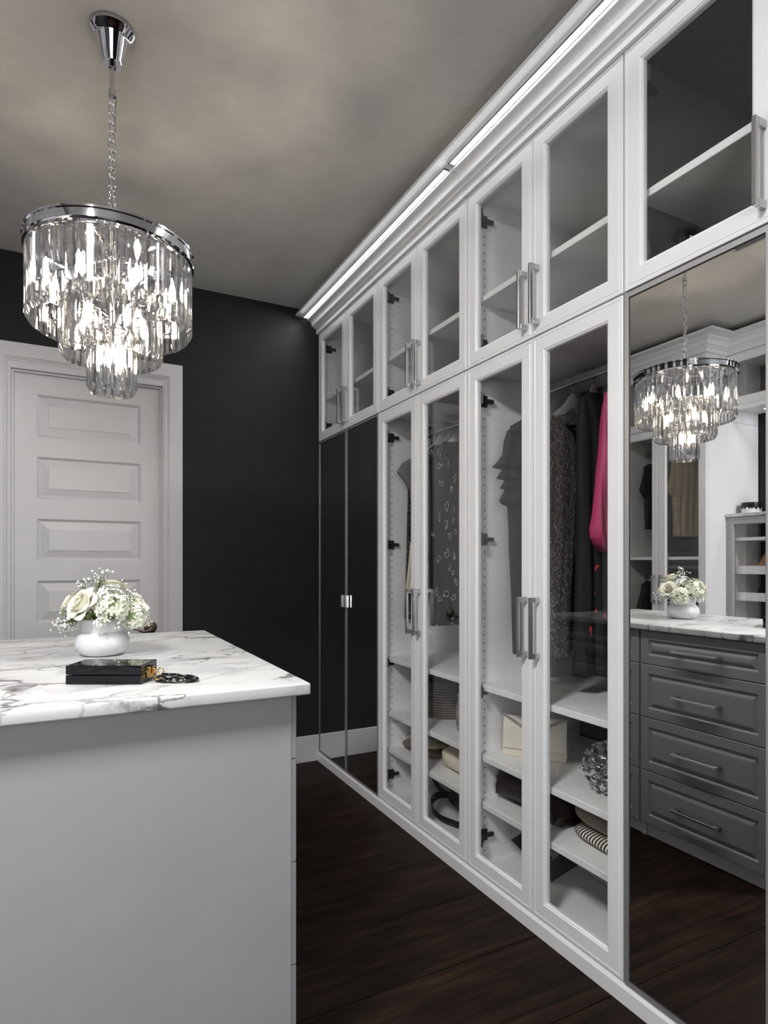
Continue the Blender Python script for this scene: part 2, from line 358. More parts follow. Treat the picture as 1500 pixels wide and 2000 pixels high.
# door in the back wall
dr = structure(MB().box(-0.262, 0.45, W + 0.035, W + 0.075, 0.01, 2.172).build('door_1', M['trim']))
fd = facing('-y', W + 0.035)
frame = MB()
x0, x1, zs = -0.152, 0.338, [0.279 + 0.314 * k for k in range(6)]
dz = 0.213
# rails and stiles of the slab face around six raised panels
dface = 0.008
frame.box(-0.262, x0, W + 0.027, W + 0.035, 0.01, 2.172).box(x1, 0.45, W + 0.027, W + 0.035, 0.01, 2.172)
zz = [0.01] + [q for z in zs for q in (z, z + dz)] + [2.172]
for k in range(0, len(zz), 2): frame.box(x0, x1, W + 0.027, W + 0.035, zz[k], zz[k + 1])
frame.build('rails_and_stiles', M['trim'], dr)
for z in zs:
    MB().rings(fd, x0, x1, z, z + dz, [(0, 0), (0, 0.008), (0.012, 0.0005), (0.016, 0.0005), (0.052, 0.0062), (0.053, 0.0085)], True).build('panel', M['trim'], dr)
cs = MB()
# casing with an inner bead, mitred
cp = [(0, 0), (0, 0.018), (0.07, 0.018), (0.072, 0.014), (0.078, 0.014), (0.08, 0.01), (0.088, 0.008), (0.088, 0)]
rr = []
for i, d in cp:
    rr.append([(-0.361 + i, W - d, 0.0), (-0.361 + i, W - d, 2.298 - i), (0.55 - i, W - d, 2.298 - i), (0.55 - i, W - d, 0.0)])
cs.quadgrid(rr, False, loop=True)
structure(cs.build('trim_1', M['trim']))
jb = MB().box(-0.275, -0.262, W - 0.005, W + 0.12, 0, 2.212).box(0.45, 0.463, W - 0.005, W + 0.12, 0, 2.212).box(-0.262, 0.45, W - 0.005, W + 0.12, 2.175, 2.212)
jb.box(-0.262, -0.25, W + 0.012, W + 0.027, 0, 2.175).box(0.438, 0.45, W + 0.012, W + 0.027, 0, 2.175).box(-0.25, 0.438, W + 0.012, W + 0.027, 2.163, 2.175)
structure(jb.build('trim_2', M['trim']))
hd = MB(); R = []
for r, d in ((0.034, 0), (0.034, 0.004), (0.028, 0.009), (0.022, 0.009), (0.019, 0.012), (0.012, 0.013), (0.011, 0.045)):
    R.append([(0.388 + r * math.cos(2 * PI * k / 28), W + 0.027 - d, 0.86 + r * math.sin(2 * PI * k / 28)) for k in range(28)])
hd.quadgrid(R, True, True, True)
hd.tube([(0.392, W - 0.022, 0.856), (0.37, W - 0.028, 0.846), (0.35, W - 0.03, 0.842), (0.33, W - 0.028, 0.85), (0.312, W - 0.026, 0.858), (0.298, W - 0.025, 0.856)], [0.011, 0.010, 0.009, 0.008, 0.007, 0.004], 10)
o = hd.build('lever_handle', M['bronze'], dr, True, angle=0.7); o['label'] = 'aged metal lever handle'

# ceiling air vent seen only in the wardrobe mirror
vt = thing('ceiling_vent', 'pale slotted air vent set flush in the ceiling, seen in the wardrobe mirror', 'vent', (-0.16, 1.74, H))
MB().rings(lambda a, b, d: (a, b, H - d), -0.22, -0.09, 1.60, 1.88, [(0, 0), (0, 0.006), (0.015, 0.009), (0.018, 0.002)], True).build('frame', M['trim'], vt)
for k in range(5):
    MB().box(-0.20 + k * 0.02, -0.188 + k * 0.02, 1.62, 1.86, H - 0.008, H - 0.004).build('slat', M['greycloth'], vt)

# ---------------------------------------------------------------- cabinet pieces
DOORP = [(0, -0.02), (0, -0.001), (0.0015, 0), (0.009, 0), (0.011, -0.0018), (0.013, 0), (0.050, 0), (0.053, -0.003), (0.0555, -0.003), (0.058, -0.008), (0.058, -0.02)]
def pull(parent, fn, a, b0, b1, vertical=True, name='handle'):
    m = MB(); t = 0.005
    if vertical:
        ends = [fn(a - t, b0, 0.028), fn(a + t, b1, 0.040)]
        posts = [(fn(a - t, b0, 0), fn(a + t, b0 + 0.018, 0.028)), (fn(a - t, b1 - 0.018, 0), fn(a + t, b1, 0.028))]
    else:
        ends = [fn(b0, a - t, 0.028), fn(b1, a + t, 0.040)]
        posts = [(fn(b0, a - t, 0), fn(b0 + 0.018, a + t, 0.028)), (fn(b1 - 0.018, a - t, 0), fn(b1, a + t, 0.028))]
    for p, q in [ends] + posts:
        m.box(min(p[0], q[0]), max(p[0], q[0]), min(p[1], q[1]), max(p[1], q[1]), min(p[2], q[2]), max(p[2], q[2]), 0.0012)
    return m.build(name, M['steel'], parent)
def glass_door(parent, fn, a0, a1, b0, b1, ha, hb0, hb1, lean=0.0):
    d = MB().rings(fn, a0 + 0.0012, a1 - 0.0012, b0, b1, DOORP, False, True).build('door', M['white'], parent)
    g = MB().rings(fn, a0 + 0.056, a1 - 0.056, b0 + 0.055, b1 - 0.055, [(0, -0.014), (0, -0.010)], True).build('glass_pane', M['glass'], d)
    if lean:
        p = Vector(fn((a0 + a1) / 2, (b0 + b1) / 2, -0.011))
        g.matrix_basis = Matrix.Translation(p) @ Matrix.Rotation(lean, 4, 'Y') @ Matrix.Translation(-p)
    pull(d, fn, ha, hb0, hb1); return d
def mirror_door(parent, fn, a0, a1, b0, b1, fr=0.012):
    d = MB().rings(fn, a0 + 0.001, a1 - 0.001, b0, b1, [(0, -0.02), (0, 0), (fr, 0), (fr, -0.004), (fr + 0.002, -0.004), (fr + 0.002, -0.02)], False, True).build('door', M['alu'], parent)
    MB().rings(fn, a0 + fr - 0.0002, a1 - fr + 0.0002, b0 + fr - 0.0002, b1 - fr + 0.0002, [(0, -0.019), (0, -0.0012), (0.0024, -0.0012), (0.0024, -0.019)], False, True).build('gasket', M['dark'], d)
    MB().rings(fn, a0 + fr + 0.0022, a1 - fr - 0.0022, b0 + fr + 0.0022, b1 - fr - 0.0022, [(0, -0.02), (0, -0.003)], True).build('mirror_pane', M['mirror'], d)
    return d
def hinge(parent, fn, a, b):
    m = MB(); s = 1
    P = lambda a0, a1, b0, b1, d0, d1: m.box(*[f(v) for q in zip(fn(a0, b0, d0), fn(a1, b1, d1)) for v in [q] for f in (min, max)], 0.002)
    P(a - 0.012, a - 0.001, b - 0.022, b + 0.022, -0.075, -0.03)
    P(a - 0.020, a - 0.008, b - 0.008, b + 0.008, -0.10, -0.028)
    P(a - 0.035, a - 0.010, b - 0.016, b + 0.016, -0.040, -0.022)
    P(a - 0.052, a - 0.012, b - 0.024, b + 0.024, -0.0235, -0.0205)
    return m.build('hinge', M['hinge'], parent)
def pins(parent, y, z0, z1, xs=(1.42,), sgn=-1):
    m = MB(); z = z0
    while z < z1:
        for x in xs:
            m.lathe([(0.0028, 0), (0.0028, 0.0006)], 0, 0, 8)
            bmesh.ops.rotate(m.bm, verts=m.bm.verts[-16:], cent=(0, 0, 0), matrix=Matrix.Rotation(PI / 2, 3, 'X'))
            bmesh.ops.translate(m.bm, verts=m.bm.verts[-16:], vec=(x, y, z))
        m.bm.verts.ensure_lookup_table(); z += 0.032
    o = m.build('pin_holes', M['dark'], parent, kind='stuff'); return o
def pins(parent, y, z0, z1, xs=(1.42,)):
    m = MB(); n = int((z1 - z0) / 0.032)
    for k in range(n):
        z = z0 + k * 0.032
        for x in xs:
            R = [[(x + 0.0028 * math.cos(2 * PI * j / 8), yy, z + 0.0028 * math.sin(2 * PI * j / 8)) for j in range(8)] for yy in (y, y - 0.0006)]
            m.quadgrid(R, True, True, True)
    return m.build('pin_holes', M['dark'], parent, kind='stuff')

FR = facing('-x', D + 0.001)
XF, XB = D + 0.022, 1.925
SHX = 1.388
def carcass(parent, y0, y1, z0, z1, mi=None, fn=None):
    mi = mi or M['inside']
    MB().box(XF, XB, y1 - 0.018, y1 - 0.0005, z0, z1).build('side_panel', mi, parent)
    MB().box(XF, XB, y0 + 0.0005, y0 + 0.018, z0, z1).build('side_panel', mi, parent)
    MB().box(XF, XB, y0 + 0.018, y1 - 0.018, z1 - 0.018, z1).build('top_panel', mi, parent)
    MB().box(XF, XB, y0 + 0.018, y1 - 0.018, z0, z0 + 0.018).build('bottom_panel', mi, parent)
    MB().box(XB - 0.006, XB, y0 + 0.018, y1 - 0.018, z0 + 0.018, z1 - 0.018).build('back_panel', M['canvasback'], parent)
def shelf(parent, y0, y1, ztop, t=0.022):
    MB().box(SHX, XB - 0.007, y0 + 0.019, y1 - 0.019, ztop - t, ztop, 0.0015).build('shelf', M['inside'], parent)

UN = [(2.689, 3.499), (1.928, 2.689), (1.1865, 1.928), (0.363, 1.1865)]
UW = ['above the mirrored far end', 'above the wardrobe with the baskets', 'above the wardrobe with the pink top', 'above the full-length mirror at the near end']
ZS = 1.948
for i, (y0, y1) in enumerate(UN):
    ym = (y0 + y1) / 2 if i else 3.088
    t = thing('upper_cabinet', 'white glass-door upper cabinet ' + UW[i], 'cabinet', (1.64, (y0 + y1) / 2, ZS + 0.006), 'white upper cabinets under the crown')
    carcass(t, y0, y1, ZS + 0.006, 2.612, M['canvasback'] if i == 3 else None); shelf(t, y0, y1, 2.221); pins(t, y1 - 0.0185, 2.02, 2.57)
    d = glass_door(t, FR, ym + 0.0005, y1 - 0.0015, ZS + 0.005, 2.611, ym + 0.029, 1.983, 2.177, math.radians(-0.75) if i == 3 else 0.0)
    hinge(d, FR, y1 - 0.018, 2.52); hinge(d, FR, y1 - 0.018, 2.045)
    glass_door(t, FR, y0 + 0.0015, ym - 0.0005, ZS + 0.005, 2.611, ym - 0.029, 1.983, 2.177)
ZB = 0.058
# mirrored far wardrobe
y0, y1 = UN[0]
t = thing('mirrored_wardrobe', 'far wardrobe with a pair of slim framed mirror doors beside the dark wall', 'wardrobe', (1.64, 3.09, ZB), 'wardrobes along the right wall')
carcass(t, y0, y1, ZB, ZS - 0.002)
for a, b in ((3.0885, y1 - 0.002), (y0 + 0.0015, 3.0875)):
    d = mirror_door(t, FR, a, b, ZB - 0.004, ZS - 0.001, 0.009)
    c = a + 0.004 if a > 3 else b - 0.044
    m = MB().box(D - 0.010, D, c, c + 0.04, 0.966, 1.033, 0.001)
    for q in range(3): m.box(D - 0.0125, D - 0.010, c + 0.006 + q * 0.012, c + 0.010 + q * 0.012, 0.966, 1.033)
    m.build('edge_pull', M['steel'], d)
# two glazed wardrobes
GW = {1: 'white glass-door wardrobe with rope baskets and hangers of dark dresses', 2: 'white glass-door wardrobe with ivory clutch, lace dress and pink top'}
for i in (1, 2):
    y0, y1 = UN[i]; ym = (y0 + y1) / 2
    t = thing('glass_wardrobe', GW[i], 'wardrobe', (1.64, ym, ZB), 'wardrobes along the right wall')
    carcass(t, y0, y1, 0.042, ZS - 0.002)
    for z in (0.748, 0.48, 0.302): shelf(t, y0, y1, z)
    pins(t, y1 - 0.0185, 0.10, 1.90)
    m = MB().box(1.6225, 1.6375, y0 + 0.019, y1 - 0.019, 1.859, 1.889, 0.005, 2); m.build('hanging_rod', M['steel'], t)
    for y in (y1 - 0.024, y0 + 0.02): MB().box(1.61, 1.65, y - 0.001, y + 0.006, 1.85, 1.91, 0.003).build('rod_bracket', M['steel'], t)
    d = glass_door(t, FR, ym + 0.0005, y1 - 0.0015, ZB, ZS - 0.001, ym + 0.030, 0.898, 1.097)
    for z in (1.83, 1.30, 0.725, 0.165): hinge(d, FR, y1 - 0.018, z)
    glass_door(t, FR, y0 + 0.0015, ym - 0.0005, ZB, ZS - 0.001, ym - 0.030, 0.898, 1.097)
# near wardrobe with full-length mirror doors
y0, y1 = UN[3]
t = thing('full_mirror_wardrobe', 'near wardrobe with tall full-length mirror doors reflecting island and chandelier', 'wardrobe', (1.64, 0.77, ZB), 'wardrobes along the right wall')
carcass(t, y0, y1, ZB, ZS - 0.002)
for a, b in ((0.786, y1 - 0.003), (y0 + 0.0015, 0.785)): mirror_door(t, FR, a, b, ZB - 0.004, ZS - 0.001, 0.014)

# toe board, crown with light ledge
structure(MB().box(D - 0.006, D + 0.5, -0.4, W - 0.016, 0, 0.0365, 0.0).build('trim_3', M['white']))
te = MB(); pr = [(D - 0.006, 0.0), (D - 0.006, 0.043), (D - 0.002, 0.051), (D + 0.02, 0.051), (D + 0.02, 0.0)]
te = MB(); te.quadgrid([[(x, -0.4, z) for x, z in pr], [(x, W - 0.016, z) for x, z in pr]], True, True, True)
bpy.data.objects.remove(bpy.data.objects['trim_3']); structure(te.build('trim_3', M['white']))
def crown(name, y0, y1, x_at, flip=1):
    X = lambda v: x_at + flip * (v - D)
    pr = [(1.40, 2.613), (1.340, 2.613), (1.340, 2.638), (1.3385, 2.642), (1.3285, 2.642), (1.3275, 2.650), (1.322, 2.653), (1.3125, 2.656), (1.311, 2.663)]
    for k in range(1, 7):
        a = k / 6 * PI / 2; pr.append((1.311 - 0.028 * (1 - math.cos(a)), 2.663 + 0.026 * math.sin(a)))
    pr += [(1.281, 2.691), (1.281, 2.701), (1.209, 2.701), (1.209, 2.7145), (1.40, 2.7145)]
    return pr, X
pr, X = crown('c', 0, 0, D)
YJ = 1.925
for n, (a, b) in enumerate(((YJ + 0.0006, W), (-0.4, YJ - 0.0006))):
    m = MB().quadgrid([[(x, a, z) for x, z in pr], [(x, b, z) for x, z in pr]], True, True, True)
    structure(m.build('trim_%d' % (4 + n), M['white']))
for n, (a, b, lb) in enumerate(((YJ + 0.022, W - 0.012, 'bright linear light in the crown ledge over the far wardrobes'), (-0.38, YJ - 0.022, 'bright linear light in the crown ledge over the near wardrobes'))):
    t = thing('strip_light', lb, 'light', (1.266, (a + b) / 2, 2.70), 'linear lights in the crown ledge')
    m = MB().box(1.2555, 1.2775, a - 0.008, b + (0.002 if n == 0 else 0.008), 2.6988, 2.7009)
    m.build('housing', M['hinge'], t)
    MB().box(1.2578, 1.2752, a, b, 2.6970, 2.6987).build('diffuser', M['led'], t)

# ---------------------------------------------------------------- island
t = thing('island_cabinet', 'grey drawer island standing in the middle of the dark floor', 'cabinet', (0.12, 1.88, 0))
MB().box(-0.205, 0.445, 1.320, 2.445, 0.06, 0.915, 0.001).build('body', M['island'], t)
k = MB().box(-0.18, 0.425, 1.335, 1.872, 0.0, 0.06).box(-0.18, 0.425, 1.90, 2.43, 0.0, 0.06).box(-0.18, 0.432, 1.872, 1.90, 0.0, 0.06)
k.build('toe_kick', M['white'], t)
FI = facing('+x', 0.446)
DRP = [(0, -0.0005), (0, 0.009), (0.0025, 0.011), (0.038, 0.011), (0.041, 0.0095), (0.046, 0.004), (0.050, 0.0045), (0.060, 0.010), (0.066, 0.0115)]
zr = [(0.7665, 0.912), (0.5325, 0.7635), (0.2985, 0.5295), (0.0645, 0.2955)]
for (ya, yb) in ((1.321, 1.8835), (1.8925, 2.443)):
    for (za, zb) in zr:
        d = MB().rings(FI, ya, yb, za, zb, DRP, True).build('drawer', M['drawer'], t)
        c = (ya + yb) / 2; FH = facing('+x', 0.446 + 0.0115)
        pull(d, FH, (za + zb) / 2, c - 0.10, c + 0.10, False)
ct = MB().box(-0.239, 0.475, 1.276, 2.484, 0.916, ZC, 0.004, 3).build('countertop', M['marble'], None, True, angle=0.9)
tag(ct, 'white marble slab with thin grey veins on the grey island', 'countertop')

# ---------------------------------------------------------------- vase and flowers
VX, VY = 0.083, 1.951
v = MB().lathe([(0.046, ZC + 0.0006), (0.054, ZC + 0.003), (0.066, ZC + 0.014), (0.0725, ZC + 0.028), (0.0735, ZC + 0.036), (0.072, ZC + 0.046), (0.0665, ZC + 0.057), (0.0595, ZC + 0.0655), (0.0555, ZC + 0.0685), (0.0548, ZC + 0.0690), (0.0552, ZC + 0.0698),
    (0.0562, ZC + 0.078), (0.0570, ZC + 0.090), (0.0572, ZC + 0.102), (0.0560, ZC + 0.106), (0.0535, ZC + 0.1055), (0.0520, ZC + 0.100), (0.0500, ZC + 0.075), (0.058, ZC + 0.05), (0.05, ZC + 0.02)], VX, VY, 48).build('vase', M['ceramic'], None, True)
tag(v, 'round white ceramic vase with collared neck on the marble', 'vase')
CR, SR = math.cos(0.4757), math.sin(0.4757)
def vp(l, d, z):       # bouquet frame: l to the right, d away, z above the counter
    return Vector((VX + l * CR + d * SR, VY - l * SR + d * CR, ZC + z))
def petal_mesh(name, w, h, wrap, flare, nu=8, nv=7):
    # a broad rounded petal: x across, z up, bowed outward (+y) and wrapped round the bud
    m = MB(); rows = []
    for j in range(nv + 1):
        t = j / nv; half = w * (0.30 + 0.70 * math.sin(PI * 0.5 * min(1, t * 1.5)))
        row = []
        for i in range(nu + 1):
            s_ = -1 + 2 * i / nu
            tt = t * (1 - 0.20 * abs(s_) ** 2.5)
            ang = s_ * wrap; rad = half / wrap
            belly = 0.30 * h * math.sin(PI * min(1, tt * 0.85)) * 0.6
            row.append((rad * math.sin(ang), rad * (math.cos(ang) - 1) + belly + flare * max(0, tt - 0.62) ** 2 * 8, h * tt - flare * max(0, tt - 0.75) * 1.5))
        rows.append(row)
    m.quadgrid(rows, False); bmesh.ops.recalc_face_normals(m.bm, faces=m.bm.faces)
    me = bpy.data.meshes.new(name); m.bm.to_mesh(me); m.bm.free(); me.shade_smooth(); me.materials.append(M['petal']); return me
PO = petal_mesh('petal_outer', 0.027, 0.040, 0.9, 0.016)
PM = petal_mesh('petal_middle', 0.022, 0.040, 1.15, 0.007)
PI_ = petal_mesh('petal_inner', 0.014, 0.037, 1.5, 0.002)
def orient(direction):
    return Vector(direction).normalized().to_track_quat('Z', 'Y').to_matrix().to_4x4()
from mathutils.bvhtree import BVHTree
TREES = []   # surfaces already standing in the bouquet, as (owner, tree)
def register(meshes, mats, owner):
    vs, fs = [], []
    for me, mt in zip(meshes, mats):
        n0 = len(vs); vs += [mt @ v_.co for v_ in me.vertices]; fs += [[n0 + i for i in p.vertices] for p in me.polygons]
    TREES.append((owner, BVHTree.FromPolygons(vs, fs)))
def reg_obj(o, owner): register([o.data], [Matrix.Identity(4)], owner)
def blocked(vs, fs, owner=None):
    tr = BVHTree.FromPolygons(vs, fs)
    return any(n_ != owner and tr.overlap(q) for n_, q in TREES)
def tubemesh(path, r, n=6):
    m = MB(); m.tube(path, r, n); m.bm.verts.index_update()
    out = ([v_.co.copy() for v_ in m.bm.verts], [[v_.index for v_ in f.verts] for f in m.bm.faces]); m.bm.free(); return out
RT = random.Random(5)
def curve3(a, b, c, n=6): return [a * (1 - k / n) ** 2 + b * (2 * (k / n) * (1 - k / n)) + c * (k / n) ** 2 for k in range(n + 1)]
def find_path(head, r, lead, tries=400):
    # a gently bent stalk from inside the vase up to the head that meets nothing on its way
    for k in range(tries):
        an, rr_ = RT.random() * 2 * PI, 0.042 * math.sqrt(RT.random()); e = Vector((VX + rr_ * math.cos(an), VY + rr_ * math.sin(an), ZC + 0.074))
        mid = Vector((VX + rr_ * 1.0 * math.cos(an), VY + rr_ * math.sin(an), ZC + 0.108 + RT.random() * 0.02)) + lead * RT.random() * 0.02
        P = curve3(e, mid, head, 8)
        if not blocked(*tubemesh(P, r + 0.0004)): return P
    return None
def route(t, head, r, lead):
    P = find_path(head, r, lead)
    if P is None: return None
    o = MB().tube(P, r, 6).build('stem', M['stem'], t, True); reg_obj(o, t.name); return P
reg_obj(bpy.data.objects['vase'], 'vase')
def rose(c, direction, s, label):
    t = thing('rose', label, 'flower', c, 'cream roses in the vase')
    B = Matrix.Translation(c) @ orient(direction) @ Matrix.Scale(s, 4)
    for (me, n, tilt, off, r) in ((PO, 5, 0.55, 0.0, 0.009), (PO, 5, 0.30, 0.5, 0.008), (PM, 5, 0.14, 0.2, 0.006), (PM, 4, 0.02, 0.6, 0.003), (PI_, 3, -0.02, 0.1, 0.003)):
        for k in range(n):
            a = 2 * PI * (k + off) / n
            mt = B @ Matrix.Rotation(a, 4, 'Z') @ Matrix.Translation((0, r, -0.018)) @ Matrix.Rotation(-tilt, 4, 'X')
            place('petal', me, t, None, mt)
    ax_ = Vector(direction).normalized(); register([o.data for o in t.children], [o.matrix_basis for o in t.children], t.name)
    route(t, Vector(c) - ax_ * 0.0215 * s, 0.0022, -ax_)
    return t
def settle(items, n=800):
    # flower heads pushed apart until none touch, staying above or beside the vase rim
    P = [[vp(l, d, z), r] for l, d, z, r in items]
    for _ in range(n):
        for i in range(len(P)):
            for j in range(i):
                dv = P[i][0] - P[j][0]; L = dv.length; gap = P[i][1] + P[j][1] + 0.001 - L
                if gap > 0: dv = dv / max(L, 1e-6) * gap * 0.5; P[i][0] += dv; P[j][0] -= dv
        for h in P:
            R_ = math.hypot(h[0].x - VX, h[0].y - VY); lim = ZC + 0.1075 + h[1] * 0.92
            if R_ < 0.058 + h[1] and h[0].z < lim: h[0].z = min(lim, h[0].z + 0.002)
    return [p for p, _ in P]
rs = [((-0.026, -0.040, 0.132), (-0.45, -0.75, 0.55), 1.25, 'largest cream rose, open at the left front of the bouquet'),
      ((-0.060, -0.002, 0.130), (-0.85, -0.25, 0.5), 1.1, 'cream rose at the left rear of the bouquet beside the largest one'),
      ((0.005, 0.035, 0.160), (0.0, 0.3, 1.0), 1.0, 'cream rose on top of the bouquet behind the white hydrangeas'),
      ((0.075, 0.03, 0.130), (0.8, 0.1, 0.4), 0.95, 'small cream rose at the right end of the bouquet'),
      ((-0.04, 0.045, 0.125), (-0.4, 0.8, 0.4), 1.1, 'cream rose at the back of the bouquet facing the door')]
hs = [(0.046, -0.036, 0.130, 0.040, 70, 'white hydrangea at the front right of the bouquet', M['hydra']), (0.022, 0.002, 0.158, 0.038, 66, 'white hydrangea on top in the middle of the bouquet', M['petalwhite']),
      (0.080, 0.000, 0.122, 0.036, 66, 'white hydrangea at the right side of the bouquet', M['hydra']), (0.030, -0.082, 0.098, 0.018, 26, 'smallest white hydrangea hanging over the front rim of the vase', M['petalwhite']),
      (0.02, 0.062, 0.120, 0.034, 60, 'white hydrangea at the back of the bouquet facing the door', M['hydra'])]
pos = settle([(*p, 0.037 * s_) for p, d_, s_, lab in rs] + [(h[0], h[1], h[2], h[3] * 0.80) for h in hs])
for c, ((l, d, z), (dl, dd, dz_), s, lab) in zip(pos, rs):
    dirw = Vector((dl * CR + dd * SR, -dl * SR + dd * CR, dz_))
    rose(c, dirw, s, lab)
def floret(m, c, nrm, s, rnd, own):
    B = Matrix.Translation(c) @ orient(nrm) @ Matrix.Rotation(rnd.random() * 6, 4, 'Z'); vs_, fs_ = [], []
    for k in range(4):
        R = B @ Matrix.Rotation(k * PI / 2, 4, 'Z'); n0 = len(vs_)
        vs_ += [R @ Vector(p) for p in ((0, 0, 0), (0.45 * s, 0.35 * s, 0.18 * s), (0.95 * s, 0.3 * s, 0.25 * s), (1.1 * s, 0, 0.12 * s), (0.95 * s, -0.3 * s, 0.25 * s), (0.45 * s, -0.35 * s, 0.18 * s))]
        fs_ += [[n0, n0 + 1, n0 + 2, n0 + 3], [n0, n0 + 3, n0 + 4, n0 + 5]]
    if blocked(vs_, fs_, own): return
    bv = [m.bm.verts.new(p) for p in vs_]
    for f in fs_: m.bm.faces.new([bv[i] for i in f])
def hydrangea(c, R, n, label, mt):
    rnd = random.Random(n + int(c.x * 1000)); t = thing('hydrangea', label, 'flower', c, 'white hydrangeas in the vase'); rc = R * 0.74
    for q in range(8):
        cm = MB().lathe([(rc * 0.4, c.z - rc * .68), (rc * 0.97, c.z - rc * .27), (rc, c.z + rc * 0.27), (rc * 0.54, c.z + rc * 0.8)], c.x, c.y, 12); cm.bm.verts.index_update()
        if q == 7 or not blocked([v_.co.copy() for v_ in cm.bm.verts], [[v_.index for v_ in f.verts] for f in cm.bm.faces]): break
        cm.bm.free(); rc *= 0.88
    reg_obj(cm.build('core', M['core'], t, True), t.name)
    m = MB()
    for k in range(n):
        zz_ = 1 - 1.75 * (k + 0.5) / n; a = k * 2.39996; r = math.sqrt(max(0, 1 - zz_ * zz_))
        nv = Vector((r * math.cos(a), r * math.sin(a), zz_)) + Vector((rnd.uniform(-.2, .2), rnd.uniform(-.2, .2), rnd.uniform(-.2, .2)))
        floret(m, c + nv * R * rnd.uniform(0.80, 1.08), nv, R * 0.33, rnd, t.name)
    reg_obj(m.build('florets', mt, t, kind='stuff'), t.name)
    route_own(t, c, rc)
def route_own(t, c, rc):
    for k in range(40):
        ld = Vector((RT.uniform(-.7, .7), RT.uniform(-.7, .7), -1)).normalized(); hit = [q for q in TREES if q[0] == t.name]
        for q in hit: TREES.remove(q)
        P = find_path(c + ld * rc * 0.7, 0.0022, ld, 30); TREES.extend(hit)
        if P: reg_obj(MB().tube(P, 0.0022, 6).build('stem', M['stem'], t, True), t.name); return
for c, h in zip(pos[len(rs):], hs): hydrangea(c, *h[3:])
lf = thing('leaf_sprig', 'green rose leaves at the left front rim of the white vase', 'leaf', vp(-0.03, -0.05, 0.1))
for k, (p0, p1, wd) in enumerate((((-0.012, -0.05, 0.105), (-0.098, -0.055, 0.128), 0.011), ((-0.015, -0.05, 0.100), (-0.065, -0.075, 0.104), 0.010), ((0.0, -0.045, 0.104), (0.03, -0.06, 0.118), 0.012), ((-0.01, -0.04, 0.10), (-0.05, -0.045, 0.122), 0.010), ((0.02, 0.03, 0.10), (0.06, 0.07, 0.12), 0.012), ((-0.03, -0.03, 0.098), (0.012, -0.052, 0.108), 0.010), ((0.03, -0.03, 0.10), (-0.02, -0.055, 0.106), 0.009), ((-0.02, -0.03, 0.10), (-0.085, -0.04, 0.095), 0.009))):
    a, b = vp(*p0), vp(*p1); sd = (b - a).cross(Vector((0, 0, 1))).normalized(); m = MB(); rows = []
    for j in range(8):
        q = j / 7; c = a.lerp(b, q) + Vector((0, 0, 0.012 * math.sin(PI * q))); ww = wd * math.sin(PI * min(1, q * 0.92 + 0.06)) ** 0.8
        rows.append([c - sd * ww + Vector((0, 0, 0.003)), c, c + sd * ww + Vector((0, 0, 0.003))])
    for k2 in range(300):
        sh = Vector((RT.uniform(-1, 1), RT.uniform(-1, 1), RT.uniform(-0.3, 1))) * 0.00022 * k2; R_ = [[p + sh for p in r_] for r_ in rows]; vv = [p for r_ in R_ for p in r_]; w_ = 3
        ff = [[i * w_ + j, i * w_ + j + 1, (i + 1) * w_ + j + 1, (i + 1) * w_ + j] for i in range(7) for j in range(2)]
        if not blocked(vv, ff): break
    else:
        m.bm.free(); continue
    o = m.quadgrid(R_, False).build('leaf', M['leaf'], lf, True); reg_obj(o, lf.name)

def gyp(l, d, z, n, spread, label, seed):
    rnd = random.Random(seed); tip = vp(l, d, z); P = None
    for k in range(60):
        P = find_path(tip, 0.0009, Vector((0, 0, 1)), 20)
        if P: break
        tip = vp(l, d, z) + Vector((rnd.uniform(-1, 1), rnd.uniform(-1, 1), rnd.uniform(-0.3, 1))) * 0.0012 * (k + 1)
    t = thing('babys_breath', label, 'flower', tip, 'sprays of tiny white buds'); st = MB(); bd = MB(); done = []
    if P: st.tube(P, 0.0008, 5)
    else: P = [tip, tip]; print('NO STEM', label)
    for k in range(n * 3):
        if len(done) >= n: break
        p = tip + Vector((rnd.gauss(0, 1), rnd.gauss(0, 1), rnd.gauss(0, 0.9))) * spread; u = rnd.uniform(0.62, 1); q = P[min(len(P) - 1, int(u * (len(P) - 1)))]; r = rnd.uniform(0.0020, 0.0038)
        tw = [q, q.lerp(p, 0.6) + Vector((0, 0, 0.003)), p]
        if any((p - o_).length < r + r2 for o_, r2 in done): continue
        im = bmesh.new(); bmesh.ops.create_icosphere(im, subdivisions=1, radius=r * 1.35, matrix=Matrix.Translation(p)); im.verts.index_update()
        bad = blocked([v_.co.copy() for v_ in im.verts], [[v_.index for v_ in f.verts] for f in im.faces]) or blocked(*tubemesh(tw, 0.0005, 4)); im.free()
        if bad: continue
        st.tube(tw, 0.0004, 4); done.append((p, r))
        bmesh.ops.create_icosphere(bd.bm, subdivisions=1, radius=r, matrix=Matrix.Translation(p) @ Matrix.Rotation(rnd.random() * 3, 4, 'X') @ Matrix.Diagonal((1, 0.85, 1.1, 1)))
    reg_obj(st.build('stem', M['stem'], t, True), t.name); reg_obj(bd.build('buds', M['bud'], t, True, kind='stuff'), t.name)
